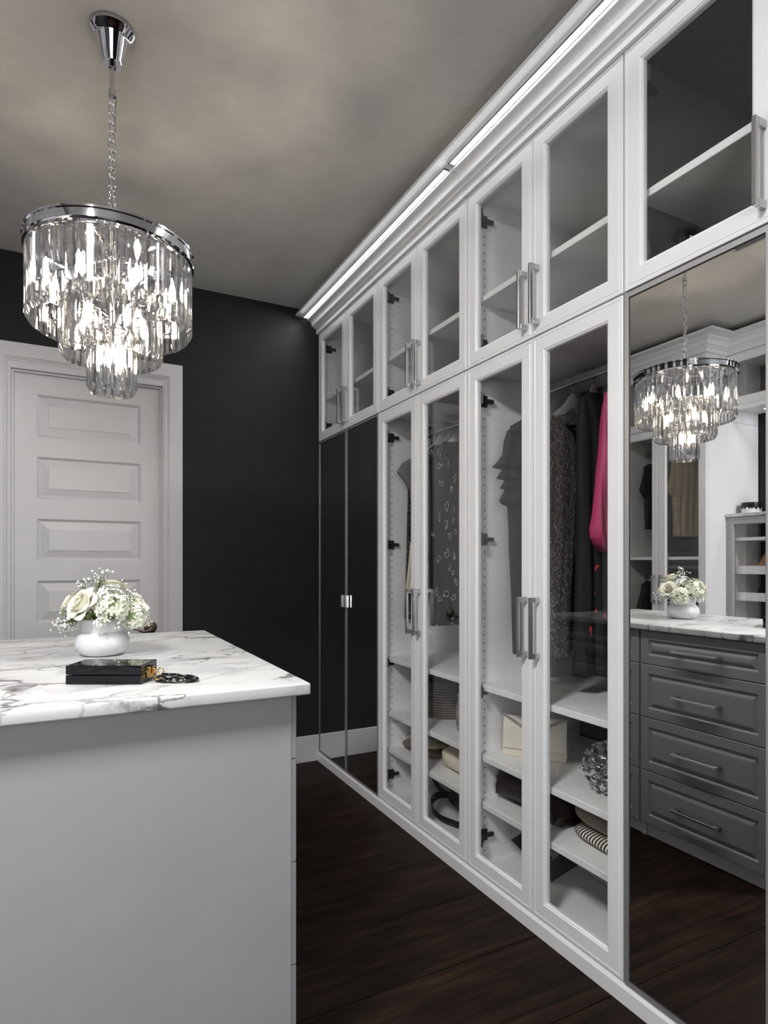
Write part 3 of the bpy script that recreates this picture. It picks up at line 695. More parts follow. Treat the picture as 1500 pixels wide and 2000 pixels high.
GY = [(-0.105, -0.02, 0.085, 26, 0.011, 'spray of tiny buds low at the left of the vase'), (-0.10, -0.01, 0.115, 12, 0.012, 'spray of tiny buds at the far left of the bouquet'),
      (-0.065, 0.01, 0.205, 14, 0.011, 'tall thin spray of tiny buds above the left roses'), (-0.005, 0.02, 0.215, 16, 0.012, 'tallest spray of tiny buds in the middle of the bouquet'),
      (0.015, 0.02, 0.192, 22, 0.010, 'dense spray of tiny buds behind the top hydrangea'), (0.05, 0.02, 0.200, 12, 0.010, 'spray of tiny buds rising right of the middle'),
      (0.085, 0.0, 0.165, 20, 0.013, 'spray of tiny buds at the upper right of the bouquet'), (0.088, -0.02, 0.118, 26, 0.013, 'spray of tiny buds at the lower right of the bouquet'),
      (0.045, -0.075, 0.120, 26, 0.015, 'spray of tiny buds in front of the right hydrangea'), (-0.072, -0.03, 0.070, 14, 0.010, 'drooping spray of tiny buds beside the left vase rim'),
      (-0.03, 0.08, 0.10, 20, 0.014, 'spray of tiny buds at the back facing the door'), (0.06, 0.075, 0.11, 18, 0.014, 'spray of tiny buds at the right rear of the bouquet')]
for i, (gl, gd, gz, gn, gs, glab) in enumerate(GY): gyp(gl, gd, gz, int(gn * 1.6), gs * 1.2, glab, 40 + i)
# ---------------------------------------------------------------- black clutch with chain
t = thing('clutch_bag', 'glossy black lacquer box clutch with gold clasp lying on the marble', 'bag', (0.085, 1.508, ZC))
BX = Matrix.Translation((0.085, 1.508, ZC)) @ Matrix.Rotation(-0.4757, 4, 'Z')
MB().box(-0.083, 0.083, -0.046, 0.046, 0.0005, 0.020, 0.0012, 2, BX).build('base', M['lacquer'], t)
MB().box(-0.083, 0.083, -0.046, 0.046, 0.0215, 0.0415, 0.0012, 2, BX).build('lid', M['lacquer'], t)
m = MB().box(0.083, 0.092, -0.020, 0.012, 0.010, 0.034, 0.0015, 1, BX).box(0.092, 0.099, -0.012, 0.004, 0.013, 0.031, 0.002, 1, BX)
m.tube([BX @ Vector(p) for p in ((0.086, -0.03, 0.026), (0.098, -0.022, 0.018), (0.110, -0.016, 0.006))], 0.0016, 6)
m.build('clasp', M['gold'], t)
def torus_path(c, ax, bx, ra, rb, n=16, sq=0.0):
    return [c + ax * (ra * math.copysign(abs(math.cos(2 * PI * k / n)) ** (1 - sq), math.cos(2 * PI * k / n))) + bx * (rb * math.copysign(abs(math.sin(2 * PI * k / n)) ** (1 - sq), math.sin(2 * PI * k / n))) for k in range(n)]
R3 = BX.to_3x3(); axx = R3 @ Vector((1, 0, 0)); axy = R3 @ Vector((0, 1, 0)); axz = Vector((0, 0, 1))
gr = MB(); gr.tube(torus_path(BX @ Vector((0.107, 0.006, 0.021)), axx, axz, 0.0065, 0.0075, 14), 0.0013, 6, True)
gr.tube(torus_path(BX @ Vector((0.109, -0.02, 0.0072)), axx, axy, 0.007, 0.006, 14), 0.0013, 6, True)
gr.build('gold_ring', M['gold'], t, True)
chain = [(0.124, 0.004, 0.013, 0), (0.142, 0.002, 0.010, 1), (0.160, 0.000, 0.010, 0), (0.178, -0.004, 0.008, 1), (0.190, -0.012, 0.008, 0), (0.183, -0.024, 0.0075, 1), (0.166, -0.026, 0.007, 0), (0.148, -0.028, 0.007, 1), (0.130, -0.026, 0.006, 0), (0.117, -0.021, 0.006, 1)]
for k, (a, b, c, f) in enumerate(chain):
    n_ = chain[min(k + 1, len(chain) - 1)]; p_ = chain[max(k - 1, 0)]
    tg = R3 @ Vector((n_[0] - p_[0], n_[1] - p_[1], 0)).normalized(); sd = tg.cross(axz)
    pl = (sd + axz * 0.35).normalized() if f == 0 else (axz * 0.62 + sd * 0.6).normalized()
    ring_ = torus_path(BX @ Vector((a, b, c)), tg, pl, 0.0125, 0.0068, 18, 0.25); up_ = max(0, ZC + 0.0032 - min(p.z for p in ring_))
    o = MB().tube([p + Vector((0, 0, up_)) for p in ring_], 0.0027, 8, True).build('chain_link', M['blackplastic'], t, True)

# ---------------------------------------------------------------- chandelier
CX, CY = 0.107, 1.923
t = thing('chandelier', 'lit three-tier crystal chandelier with chrome band hanging over the island', 'chandelier', (CX, CY, H))
MB().lathe([(0.060, H), (0.0625, H - 0.006), (0.0625, H - 0.014), (0.055, H - 0.024), (0.049, H - 0.03), (0.045, H - 0.036), (0.028, H - 0.098), (0.0255, H - 0.102), (0.010, H - 0.102), (0.010, H - 0.112), (0.006, H - 0.114)], CX, CY, 40).build('canopy', M['chrome'], t, True, angle=0.6)
MB().lathe([(0.0065, H - 0.11), (0.0065, 2.575), (0.010, 2.573), (0.010, 2.556), (0.006, 2.554)], CX, CY, 16).build('stem', M['chrome'], t, True, angle=0.6)
zt, zb_ = 2.558, 2.135; nl = 16; step = (zt - zb_) / nl
ux, uy = Vector((CR, -SR, 0)), Vector((SR, CR, 0))
for k in range(nl):
    c = Vector((CX, CY, zt - step * (k + 0.5))); a = ux if k % 2 else uy
    a = (a + (uy if k % 2 else ux) * 0.45).normalized()
    MB().tube(torus_path(c, a, axz, 0.0085, step * 0.5 + 0.004, 14, 0.2), 0.0018, 6, True).build('chain_link', M['chrome'], t, True)
MB().tube([(CX + 0.011, CY, 2.56), (CX + 0.007, CY + 0.004, 2.45), (CX - 0.006, CY, 2.34), (CX + 0.006, CY - 0.004, 2.24), (CX, CY, 2.12)], 0.0012, 5).build('wire', M['steel'], t, True)
MB().lathe([(0.005, 2.145), (0.0065, 2.14), (0.0065, 2.10), (0.016, 2.095), (0.016, 2.085), (0.006, 2.08), (0.006, 1.72)], CX, CY, 16).build('centre_post', M['chrome'], t, True)
m = MB(); n = 64; prof = [(0.214, 2.082), (0.221, 2.077), (0.2255, 2.079), (0.2265, 2.084), (0.2245, 2.087), (0.2245, 2.107), (0.2275, 2.110), (0.2275, 2.115), (0.222, 2.116), (0.214, 2.113)]
m.quadgrid([[(CX + r * math.cos(2 * PI * k / n), CY + r * math.sin(2 * PI * k / n), z) for k in range(n)] for r, z in prof], True, loop=True).build('band', M['chrome'], t, True, angle=0.5)
MB().lathe([(0.006, 2.100), (0.15, 2.098), (0.152, 2.095), (0.15, 2.093), (0.006, 2.094)], CX, CY, 48).build('added_reflector', M['chrome'], t, True, angle=0.5)  # plate added to curb light on the ceiling and brighten the crystals
m = MB()
for k in range(3):
    a = 2 * PI * k / 3 + 0.2; m.tube([(CX, CY, 2.09), (CX + 0.218 * math.cos(a), CY + 0.218 * math.sin(a), 2.09)], 0.004, 8)
m.build('cross_arm', M['chrome'], t, True)
def prism_mesh(name, w_, dpt, L):
    m = MB(); h = w_ / 2
    cs_ = [(-h, 0), (-h * 0.62, dpt * 0.5), (h * 0.62, dpt * 0.5), (h, 0), (h * 0.62, -dpt * 0.5), (-h * 0.62, -dpt * 0.5)]
    top = [(x * 0.9, y * 0.9, 0) for x, y in cs_]; s2 = [(x, y, -0.006) for x, y in cs_]
    bt = [(x, y, -L + (0.016 if y > 0 else 0.003) + (0.003 if abs(x) > h * 0.8 else 0)) for x, y in cs_]; tip = [(x * 0.86, y * 0.12 - dpt * 0.42, -L) for x, y in cs_]
    m.quadgrid([top, s2, bt, tip], True, True, True); bmesh.ops.recalc_face_normals(m.bm, faces=m.bm.faces)
    me = bpy.data.meshes.new(name); m.bm.to_mesh(me); m.bm.free(); me.materials.append(M['crystal']); return me
for (R_, z1_, z0_, n) in ((0.2155, 2.074, 1.877, 54), (0.133, 1.965, 1.793, 33), (0.0615, 1.865, 1.697, 15)):
    me = prism_mesh('crystal_prism', 2 * PI * R_ / n * 0.97, 0.011, z1_ - z0_)
    for k in range(n):
        a = 2 * PI * k / n
        place('crystal_prism', me, t, None, Matrix.Translation((CX + R_ * math.cos(a), CY + R_ * math.sin(a), z1_)) @ Matrix.Rotation(a - PI / 2, 4, 'Z'))
    rg = MB(); nn = 48
    rg.quadgrid([[(CX + r * math.cos(2 * PI * k / nn), CY + r * math.sin(2 * PI * k / nn), z) for k in range(nn)] for r, z in ((R_ - 0.004, z1_ + 0.0005), (R_ + 0.004, z1_ + 0.0005), (R_ + 0.004, z1_ + 0.006), (R_ - 0.004, z1_ + 0.006))], True, loop=True)
    if R_ < 0.2:
        for k in range(3):
            a = 2 * PI * k / 3; rg.tube([(CX, CY, z1_ + 0.004), (CX + R_ * math.cos(a), CY + R_ * math.sin(a), z1_ + 0.004)], 0.0025, 6)
    rg.build('tier_ring', M['chrome'], t, True, angle=0.5)
bulbs = [(0.172, 2 * PI * k / 8 + 0.3, 1.985) for k in range(8)] + [(0.085, 2 * PI * k / 5 + 0.1, 1.90) for k in range(5)] + [(0.025, 2 * PI * k / 3, 1.80) for k in range(3)]
for r, a, z in bulbs:
    x, y = CX + r * math.cos(a), CY + r * math.sin(a)
    b = MB().lathe([(0.004, z - 0.024), (0.0080, z - 0.016), (0.0088, z - 0.006), (0.0065, z + 0.012), (0.0025, z + 0.026), (0.0006, z + 0.032)], x, y, 12).build('bulb', M['bulb'], t, True)
    MB().lathe([(0.003, z - 0.075), (0.008, z - 0.07), (0.0075, z - 0.024)], x, y, 12).build('candle_sleeve', M['chrome'], b, True)
    MB().tube([(CX, CY, z - 0.07), (CX + r * 0.6 * math.cos(a), CY + r * 0.6 * math.sin(a), z - 0.08), (x, y, z - 0.072)], 0.0022, 6).build('bulb_arm', M['chrome'], b, True)

# ---------------------------------------------------------------- clothes and hangers
def interp(rows, z):
    for a, b in zip(rows, rows[1:]):
        if a[0] >= z >= b[0]:
            q = (a[0] - z) / (a[0] - b[0] + 1e-9); return [lerp(u, v_, q) for u, v_ in zip(a, b)]
    return rows[-1]
HUNG = []
def reach(hg, z):
    # half width the hanger takes up at height z
    hx_, hz_, hw_, dp_, hy_ = hg; best = 0.0
    for k in range(41):
        u = k / 40; top = hz_ - dp_ * (u ** 1.15) - 0.02 * (1 - math.cos(PI * min(1, u * 2.2))) * 0.5; h_ = lerp(0.055, 0.018, min(1, u * 1.3))
        if top >= z >= top - h_: best = max(best, u * hw_)
    return best
def garment(name, label, cat, rows, y0, m_, group=None, fold=0.010, freq=42, nr=34, hem=None, seed=0, turn=0.0, xc=None):
    # rows: (z, x left, x right, half thickness)
    m = MB(); rnd = random.Random(seed); ph = rnd.random() * 6; n = 80; z1, z0 = rows[0][0], rows[-1][0]
    hg = min((h for h in HUNG if abs(h[4] - y0) < 0.02), key=lambda h: abs(h[4] - y0) + abs(h[1] - z1), default=None)
    if hg and abs(hg[1] - z1) > 0.2: hg = None
    keys = sorted({r[0] for r in rows} | {lerp(z1, z0, k / nr) for k in range(nr + 1)} | ({z1 - 0.004 * k for k in range(45) if z1 - 0.004 * k > z0} if hg else set()), reverse=True)
    R = []; xc = xc if xc is not None else (rows[0][1] + rows[0][2]) / 2; ct_, st_ = math.cos(turn), math.sin(turn)
    for z in keys:
        _, xl, xr, th = interp(rows, z)
        if hg:
            e = max(reach(hg, z + q_) for q_ in (-0.006, -0.003, 0, 0.003, 0.006))
            if e > 0: xl, xr, th = min(xl, hg[0] - e - 0.010), max(xr, hg[0] + e + 0.010), max(th, 0.020)
        c, hw = (xl + xr) / 2, (xr - xl) / 2; q = (z1 - z) / (z1 - z0)
        ring = []
        for k in range(n):
            a = 2 * PI * k / n; ca, sa = math.cos(a), math.sin(a)
            x = c + hw * math.copysign(abs(ca) ** 0.8, ca)
            y = th * math.copysign(abs(sa) ** 0.7, sa) + fold * 1.5 * (0.2 + 0.8 * q) * (math.sin(freq * 2.2 * (x - c) + ph + 0.8 * math.sin(5 * q + ph)) + 0.5 * math.sin(freq * 4.3 * (x - c) - 2 * q + ph)) * (0.3 + 0.7 * abs(sa))
            zz_ = z
            if hem and z == z0: zz_ = z + hem[0] * abs(math.sin(hem[1] * (x - c)))
            dx = x - xc
            ring.append((xc + dx * ct_ - y * st_, y0 + dx * st_ + y * ct_, zz_))
        R.append(ring)
    o = m.quadgrid(R, True, hg is None, True).build(name, m_, None, True)
    return tag(o, label, cat, group)
def hanger(x, y, z, label, hw=0.20, rod_z=1.874, turn=0.0, m_=None, drop=0.085):
    t = thing('clothes_hanger', label, 'hanger', (x, y, z), 'white contoured hangers'); HUNG.append((x, z, hw, drop, y))
    Q = Matrix.Translation((x, y, z)) @ Matrix.Rotation(turn, 4, 'Z'); R = []
    for k in range(25):
        s = -1 + 2 * k / 24; u = abs(s); px_ = s * hw
        top = -drop * (u ** 1.15) - 0.02 * (1 - math.cos(PI * min(1, u * 2.2))) * 0.5; hgt = lerp(0.055, 0.018, min(1, u * 1.3)); th = lerp(0.006, 0.008, u)
        R.append([Q @ Vector((px_, th * cy_, top - hgt * cz_)) for cy_, cz_ in ((-0.6, 0.0), (0.6, 0.0), (1, 0.2), (1, 0.85), (0.6, 1), (-0.6, 1), (-1, 0.85), (-1, 0.2))])
    MB().quadgrid(R, True, True, True).build('body', m_ or M['hanger'], t, True, angle=0.8)
    pts = [Q @ Vector((0, 0, -0.005))]
    for k in range(25):
        an = -PI / 2 + 1.42 * PI * k / 24
        sq_ = lambda v_: math.copysign(abs(v_) ** 0.55, v_)
        pts.append(Vector((x + 0.0108 * sq_(math.cos(an)), y, rod_z + 0.0173 * sq_(math.sin(an)))))
    MB().tube(pts, 0.0016, 6).build('hook', M['steel'], t, True)
    return t
RX = 1.63
# wardrobe with the pink top
hanger(RX, 1.80, 1.82, 'hanger under the charcoal ruffled dress', 0.16)
garment('dress', 'charcoal dress with ruffled sleeves hanging behind the grey lace dress', 'dress',
    [(1.765, 1.55, 1.70, 0.012), (1.735, 1.487, 1.78, 0.022), (1.70, 1.445, 1.81, 0.03), (1.66, 1.430, 1.815, 0.032), (1.615, 1.425, 1.81, 0.034), (1.590, 1.408, 1.80, 0.034), (1.562, 1.377, 1.80, 0.036), (1.556, 1.424, 1.79, 0.028), (1.545, 1.414, 1.79, 0.03), (1.522, 1.396, 1.78, 0.035), (1.517, 1.434, 1.78, 0.028), (1.508, 1.428, 1.78, 0.03), (1.487, 1.412, 1.78, 0.035), (1.482, 1.438, 1.78, 0.028), (1.470, 1.426, 1.78, 0.03), (1.440, 1.408, 1.78, 0.035), (1.428, 1.420, 1.78, 0.034), (1.420, 1.448, 1.78, 0.028), (1.33, 1.456, 1.77, 0.03), (1.26, 1.458, 1.77, 0.03), (1.085, 1.469, 1.78, 0.03), (0.868, 1.478, 1.79, 0.032)], 1.80, M['softblack'], 'dresses on the rod', 0.006, 36, seed=3)
hanger(RX, 1.66, 1.828, 'hanger over the grey lace dress', 0.105, drop=0.075)
garment('dress', 'grey lace dress with scalloped hem behind the glass door', 'dress',
    [(1.735, 1.52, 1.575, 0.012), (1.70, 1.48, 1.592, 0.025), (1.683, 1.46, 1.618, 0.03), (1.633, 1.42, 1.638, 0.036), (1.587, 1.415, 1.642, 0.038), (1.551, 1.43, 1.630, 0.038), (1.493, 1.425, 1.638, 0.038), (1.377, 1.435, 1.626, 0.036), (1.233, 1.435, 1.618, 0.035), (1.088, 1.43, 1.605, 0.035), (0.945, 1.425, 1.597, 0.036), (0.866, 1.42, 1.604, 0.038)], 1.66, M['lace'], 'dresses on the rod', 0.007, 40, hem=(0.016, 60), seed=5)
hanger(RX, 1.56, 1.835, 'hanger over the black flower-print dress', 0.052, drop=0.045)
garment('dress', 'long black dress with small red flowers between lace dress and pink top', 'dress',
    [(1.80, 1.60, 1.70, 0.012), (1.775, 1.572, 1.745, 0.022), (1.70, 1.556, 1.79, 0.03), (1.6, 1.553, 1.80, 0.032), (1.3, 1.555, 1.79, 0.032), (1.0, 1.545, 1.80, 0.034), (0.818, 1.54, 1.82, 0.036)], 1.56, M['redprint'], 'dresses on the rod', 0.009, 38, seed=8)
hanger(RX, 1.46, 1.838, 'hanger over the pink top', 0.042, drop=0.045)
garment('blouse', 'bright pink top hanging at the right end of the rod', 'top',
    [(1.775, 1.585, 1.68, 0.012), (1.745, 1.577, 1.71, 0.022), (1.6, 1.556, 1.74, 0.03), (1.45, 1.534, 1.75, 0.032), (1.32, 1.514, 1.76, 0.034), (1.29, 1.518, 1.765, 0.034), (1.272, 1.534, 1.77, 0.034), (1.243, 1.575, 1.77, 0.033)], 1.46, M['pink'], None, 0.010, 46, hem=(0.01, 30), seed=9)
# wardrobe with the baskets
for k, (y, l) in enumerate(((2.556, 'hanger of the grey shirt in the basket wardrobe'), (2.480, 'hanger over the leaf-print dress'), (2.395, 'hanger over the plain black top in the basket wardrobe'))):
    hanger(RX, y, 1.842, l, 0.095, drop=0.07)
garment('shirt', 'grey short-sleeved shirt, only its sleeve showing at the left door', 'top',
    [(1.745, 1.56, 1.69, 0.012), (1.715, 1.46, 1.79, 0.025), (1.69, 1.416, 1.83, 0.03), (1.645, 1.388, 1.85, 0.03), (1.595, 1.43, 1.82, 0.03), (1.56, 1.46, 1.80, 0.03), (1.42, 1.48, 1.78, 0.03), (1.25, 1.49, 1.78, 0.022)], 2.556, M['greycloth'], None, 0.003, 40, seed=11)
garment('dress', 'black dress printed with white leaf outlines on the basket wardrobe rod', 'dress',
    [(1.775, 1.57, 1.69, 0.012), (1.745, 1.54, 1.73, 0.025), (1.70, 1.528, 1.79, 0.03), (1.5, 1.535, 1.79, 0.03), (1.2, 1.532, 1.80, 0.032), (0.91, 1.528, 1.82, 0.028)], 2.480, M['leafprint'], 'dresses on the rod', 0.004, 34, seed=12)
garment('skirt', 'pale lace skirt hanging low behind the leaf-print dress', 'skirt',
    [(1.33, 1.50, 1.58, 0.012), (1.30, 1.49, 1.605, 0.013), (1.20, 1.48, 1.598, 0.014), (1.12, 1.47, 1.588, 0.014), (1.06, 1.46, 1.57, 0.014)], 2.610, M['cream'], None, 0.002, 60, seed=13)
garment('skirt', 'black dotted long skirt below the pale lace skirt', 'skirt',
    [(1.75, 1.56, 1.68, 0.010), (1.60, 1.50, 1.66, 0.012), (1.20, 1.49, 1.62, 0.012), (0.93, 1.48, 1.60, 0.010)], 2.649, M['dotprint'], None, 0.001, 40, seed=14)
garment('blouse', 'plain black top beside the right stile of the basket wardrobe', 'top',
    [(1.775, 1.58, 1.69, 0.012), (1.745, 1.60, 1.75, 0.025), (1.66, 1.62, 1.80, 0.03), (1.25, 1.63, 1.79, 0.03)], 2.395, M['blackcloth'], None, 0.004, 40, seed=15)
for o, zt_, xa, xb in ((bpy.data.objects['skirt'], 1.33, 1.53, 1.56), (bpy.data.objects['skirt.001'], 1.75, 1.60, 1.64)):
    y = 2.610 if zt_ < 1.5 else 2.649
    MB().tube([(xa, y, zt_ - 0.003), (1.619, y, 1.855), (1.619, y, 1.8935), (1.641, y, 1.8935), (1.641, y, 1.855), (xb, y, zt_ - 0.003)], 0.0015, 6).build('hanging_loop', M['blackcloth'], o, True)

# ---------------------------------------------------------------- things on the wardrobe shelves
def soft_box(x0, x1, y0, y1, z0, z1, amp=0.004, seed=0, r=0.8, power=4.0):
    m = MB(); rnd = random.Random(seed); n = 36; R = []
    cx_, cy_, hx, hy = (x0 + x1) / 2, (y0 + y1) / 2, (x1 - x0) / 2, (y1 - y0) / 2; ph = [rnd.random() * 6 for _ in range(4)]
    L = 9
    for j in range(L + 1):
        q = -1 + 2 * j / L; s = (1 - abs(q) ** 3.0 * 0.28 * r) if 0 < j < L else 0.70
        z = lerp(z0, z1, j / L)
        ring = []
        for k in range(n):
            a = 2 * PI * k / n; ca, sa = math.cos(a), math.sin(a); e = 2 / power
            w_ = amp * (math.sin(3 * a + ph[0]) + math.sin(5 * a + ph[1] + 3 * q))
            ring.append((cx_ + (hx * s + w_) * math.copysign(abs(ca) ** e, ca), cy_ + (hy * s + w_) * math.copysign(abs(sa) ** e, sa), z + (amp * 0.6 * math.sin(4 * a + ph[2]) if 1 < j < L - 1 else 0)))
        R.append(ring)
    return m.quadgrid(R, True, True, True)
def folded(label, cat, m_, *a, group=None, **k):
    o = soft_box(*a, **k).build('folded_sweater', m_, None, True); return tag(o, label, cat, group)
G = 'folded knitwear on the wardrobe shelves'
folded('cream folded sweater at the front of the third shelf below the baskets', 'sweater', M['cream'], 1.455, 1.75, 1.985, 2.315, 0.3025, 0.400, group=G, seed=1, power=5)
folded('brown folded knit at the left end of the shelf below the baskets', 'sweater', M['brownknit'], 1.452, 1.72, 2.38, 2.655, 0.3025, 0.342, group=G, seed=2, power=5)
folded('pale folded knit lying on the brown one', 'sweater', M['taupe'], 1.470, 1.71, 2.38, 2.64, 0.3425, 0.372, group=G, seed=3, power=5)
folded('dark grey folded garment on top of the pale knit', 'sweater', M['softblack'], 1.50, 1.71, 2.40, 2.60, 0.3725, 0.41, group=G, seed=4, power=5)
folded('black folded garment deep on the shelf behind the cream sweater', 'sweater', M['blackcloth'], 1.77, 1.90, 1.97, 2.36, 0.3025, 0.41, group=G, seed=5, power=5)
folded('striped black and white knit under the taupe one', 'sweater', M['stripe'], 1.472, 1.76, 1.22, 1.535, 0.3025, 0.345, group=G, seed=6, power=5)
folded('taupe folded sweater lying on the striped knit', 'sweater', M['taupe'], 1.485, 1.76, 1.215, 1.545, 0.3455, 0.405, group=G, seed=7, power=4)

def basket(label, cx_, cy_, r, z0, z1, m_):
    n = 40; prof = []; L = 26
    for j in range(L + 1):
        q = j / L; prof.append((r * (0.93 + 0.07 * math.sin(PI * min(1, q + 0.15))) + 0.0022 * abs(math.sin(PI * q * L / 2)), lerp(z0, z1, q)))
    inner = [(p[0] - 0.008, p[1]) for p in prof[::-4]][:-1] + [(r * 0.85, z0 + 0.01)]
    o = MB().lathe(prof + inner, cx_, cy_, n).build('rope_basket', m_, None, True); return tag(o, label, 'basket', 'rope baskets on the second shelf')
basket('large dark rope basket at the back of the second shelf', 1.632, 2.495, 0.135, 0.4805, 0.645, M['basketgrey'])
basket('small pale-flecked rope basket in front of the large one', 1.560, 2.185, 0.070, 0.4805, 0.635, M['basketpale'])
# tangled black strappy belt on the wardrobe floor
ZF = 0.0605
t = thing('strap_belt', 'black leather strap belt coiled on the floor of the basket wardrobe', 'belt', (1.55, 2.25, ZF))
def strap(pts, w_=0.016, nm='strap'):
    P = [Vector(p) for p in pts]; Q = []
    for i in range(len(P) - 1):
        a, b, c, d = P[max(i - 1, 0)], P[i], P[i + 1], P[min(i + 2, len(P) - 1)]
        for k in range(6):
            u = k / 6; Q.append(0.5 * ((2 * b) + (c - a) * u + (2 * a - 5 * b + 4 * c - d) * u * u + (3 * b - a - 3 * c + d) * u ** 3))
    Q.append(P[-1]); MB().tube(Q, w_, 8, False, 0.25, up=(0, 0, 1)).build(nm, M['blackleather'], t, True)
strap([(1.57, 2.36, 0.135), (1.53, 2.42, 0.12), (1.505, 2.43, 0.09), (1.48, 2.385, 0.078), (1.462, 2.30, 0.077), (1.475, 2.23, 0.077), (1.51, 2.15, 0.077), (1.56, 2.08, 0.077)], 0.0155)
strap([(1.58, 2.38, 0.19), (1.56, 2.46, 0.20), (1.55, 2.485, 0.175), (1.56, 2.45, 0.135), (1.58, 2.36, 0.115), (1.56, 2.28, 0.10), (1.57, 2.19, 0.12), (1.60, 2.12, 0.14)], 0.015)
strap([(1.57, 2.42, 0.205), (1.565, 2.36, 0.21), (1.57, 2.28, 0.195), (1.585, 2.20, 0.19), (1.60, 2.12, 0.185)], 0.017)
soft_box(1.545, 1.62, 2.11, 2.36, 0.105, 0.175, 0.006, 8).build('pouch', M['blackleather'], t, True)

# ivory clutch
t = thing('handbag', 'ivory leather flap clutch with a chain across its top edge', 'bag', (1.57, 1.775, 0.4805))
a, b = Vector((1.458, 1.846, 0)), Vector((1.605, 1.664, 0)); ex = (b - a).normalized(); Lb = (b - a).length; ey = Vector((-ex.y, ex.x, 0))
if ey.x < 0: ey = -ey
def bp(u, d, z): return a + ex * u + ey * d + Vector((0, 0, z))
m = MB(); R = []
for z, th, ins in ((0.481, 0.060, 0.002), (0.486, 0.066, 0), (0.53, 0.062, 0), (0.58, 0.040, 0.004), (0.625, 0.016, 0.008), (0.629, 0.010, 0.01)):
    f0 = (0.066 - th) * 0.35
    R.append([bp(ins, f0, z), bp(Lb * 0.5, f0 - 0.003, z), bp(Lb - ins, f0, z), bp(Lb - ins, f0 + th, z), bp(Lb * 0.5, f0 + th + 0.003, z), bp(ins, f0 + th, z)])
m.quadgrid(R, True, True, True).build('body', M['bagleather'], t)
m = MB(); R = []
for z, d in ((0.513, -0.0045), (0.515, -0.006), (0.58, 0.003), (0.625, 0.0125), (0.631, 0.018), (0.631, 0.028)):
    R.append([bp(0.001, d, z), bp(Lb * 0.5, d - 0.004, z), bp(Lb - 0.001, d, z)])
R2 = [[p + ey * 0.003 + Vector((0, 0, -0.001)) for p in r] for r in R[::-1]]
m.quadgrid(R + R2, False, loop=True).build('flap', M['bagleather'], t)
m = MB(); n = 40
for k in range(n):
    u = k / (n - 1); z = 0.634 - 0.040 * math.sin(PI * u) ** 1.4; d = 0.012 - 0.022 * math.sin(PI * u) ** 0.8
    c = bp(Lb * u, d, z); q = Vector((0, 0, 1)) if k % 2 else ey
    m.tube(torus_path(c, ex, q, 0.0050, 0.0042, 8), 0.0014, 5, True)
m.build('chain', M['steel'], t, True, kind='stuff')

# silver burst sphere
c = Vector((1.515, 1.385, 0.4805 + 0.083)); t = thing('sphere_ornament', 'silver openwork sphere of discs on rods beside the ivory clutch', 'ornament', (c.x, c.y, 0.4805))
MB().lathe([(0.004, c.z - 0.012), (0.011, c.z - 0.005), (0.012, c.z + 0.003), (0.005, c.z + 0.011)], c.x, c.y, 12).build('hub', M['steel'], t, True)
dm = MB().lathe([(0.0008, 0.0), (0.0012, 0.074), (0.009, 0.076), (0.0115, 0.079), (0.0115, 0.081), (0.009, 0.082), (0.004, 0.0835)], 0, 0, 10).build('disc_rod', M['chrome'], t, True)
me = dm.data; bpy.data.objects.remove(dm)
for k in range(60):
    z = 1 - 2 * (k + 0.5) / 60; an = k * 2.39996; r = math.sqrt(1 - z * z)
    place('disc_rod', me, t, None, Matrix.Translation(c) @ orient((r * math.cos(an), r * math.sin(an), z)))
# dark brown slouch bag
m = MB(); R = []; n = 28
for j, (y, sx, sz, zo) in enumerate(((1.892, 0.006, 0.008, 0.022), (1.886, 0.02, 0.014, 0.020), (1.878, 0.045, 0.035, 0.015), (1.866, 0.085, 0.058, 0.008), (1.84, 0.115, 0.070, 0.002), (1.77, 0.145, 0.0755, 0.0), (1.69, 0.155, 0.0755, 0.0), (1.62, 0.145, 0.068, 0.0), (1.575, 0.10, 0.045, 0.0), (1.56, 0.03, 0.015, 0.015))):
    cx_ = 1.445 + max(sx, 0.03)
    sg = lambda v, e: math.copysign(abs(v) ** e, v)
    R.append([(cx_ + 0.006 * math.sin(10 * PI * k / n + j * 1.3) + sx * sg(math.cos(2 * PI * k / n), 0.75), y + 0.010 * math.sin(3 * 2 * PI * k / n + j), 0.3035 + zo + sz * (1 + 0.985 * sg(math.sin(2 * PI * k / n), 0.8))) for k in range(n)])
tag(m.quadgrid(R, True, True, True).build('slouch_bag', M['brownleather'], None, True), 'dark brown soft leather bag lying on the third shelf under the ivory clutch', 'bag')
# flat black bag with round cut-out handle
t = thing('flat_bag', 'flat black square bag with a round cut-out, leaning on the wardrobe floor', 'bag', (1.56, 1.70, ZF))
p0 = Vector((1.535, 1.663, ZF + 0.006)); eu = Vector((0.868, -0.236, 0.443)).normalized(); ev = Vector((-0.55, 0.48, 0.68)).normalized(); en = -eu.cross(ev)
SU, SV = 0.128, 0.195; m = MB(); n = 32; rg = []
def sq(k):
    a = 2 * PI * k / n; c_, s_ = math.cos(a), math.sin(a); f = 1 / max(abs(c_), abs(s_)); return c_ * f, s_ * f
for (kind, d) in (('o', 0.0), ('i', 0.0), ('i', 0.016), ('o', 0.016)):
    ring = []
    for k in range(n):
        u, v_ = sq(k) if kind == 'o' else (0.10 + 0.72 * math.cos(2 * PI * k / n), 0.12 + 0.55 * math.sin(2 * PI * k / n))
        ring.append(p0 + eu * (SU / 2 * (1 + u)) + ev * (SV / 2 * (1 + v_)) + en * d)
    rg.append(ring)
m.quadgrid(rg, True, loop=True).build('body', M['blackleather'], t)
m = MB(); m.tube([p0 + eu * 0.015 + ev * 0.125 + en * -0.006, p0 + eu * 0.06 + ev * 0.07 + en * -0.006], 0.0055, 8).build('toggle', M['blackleather'], t, True)
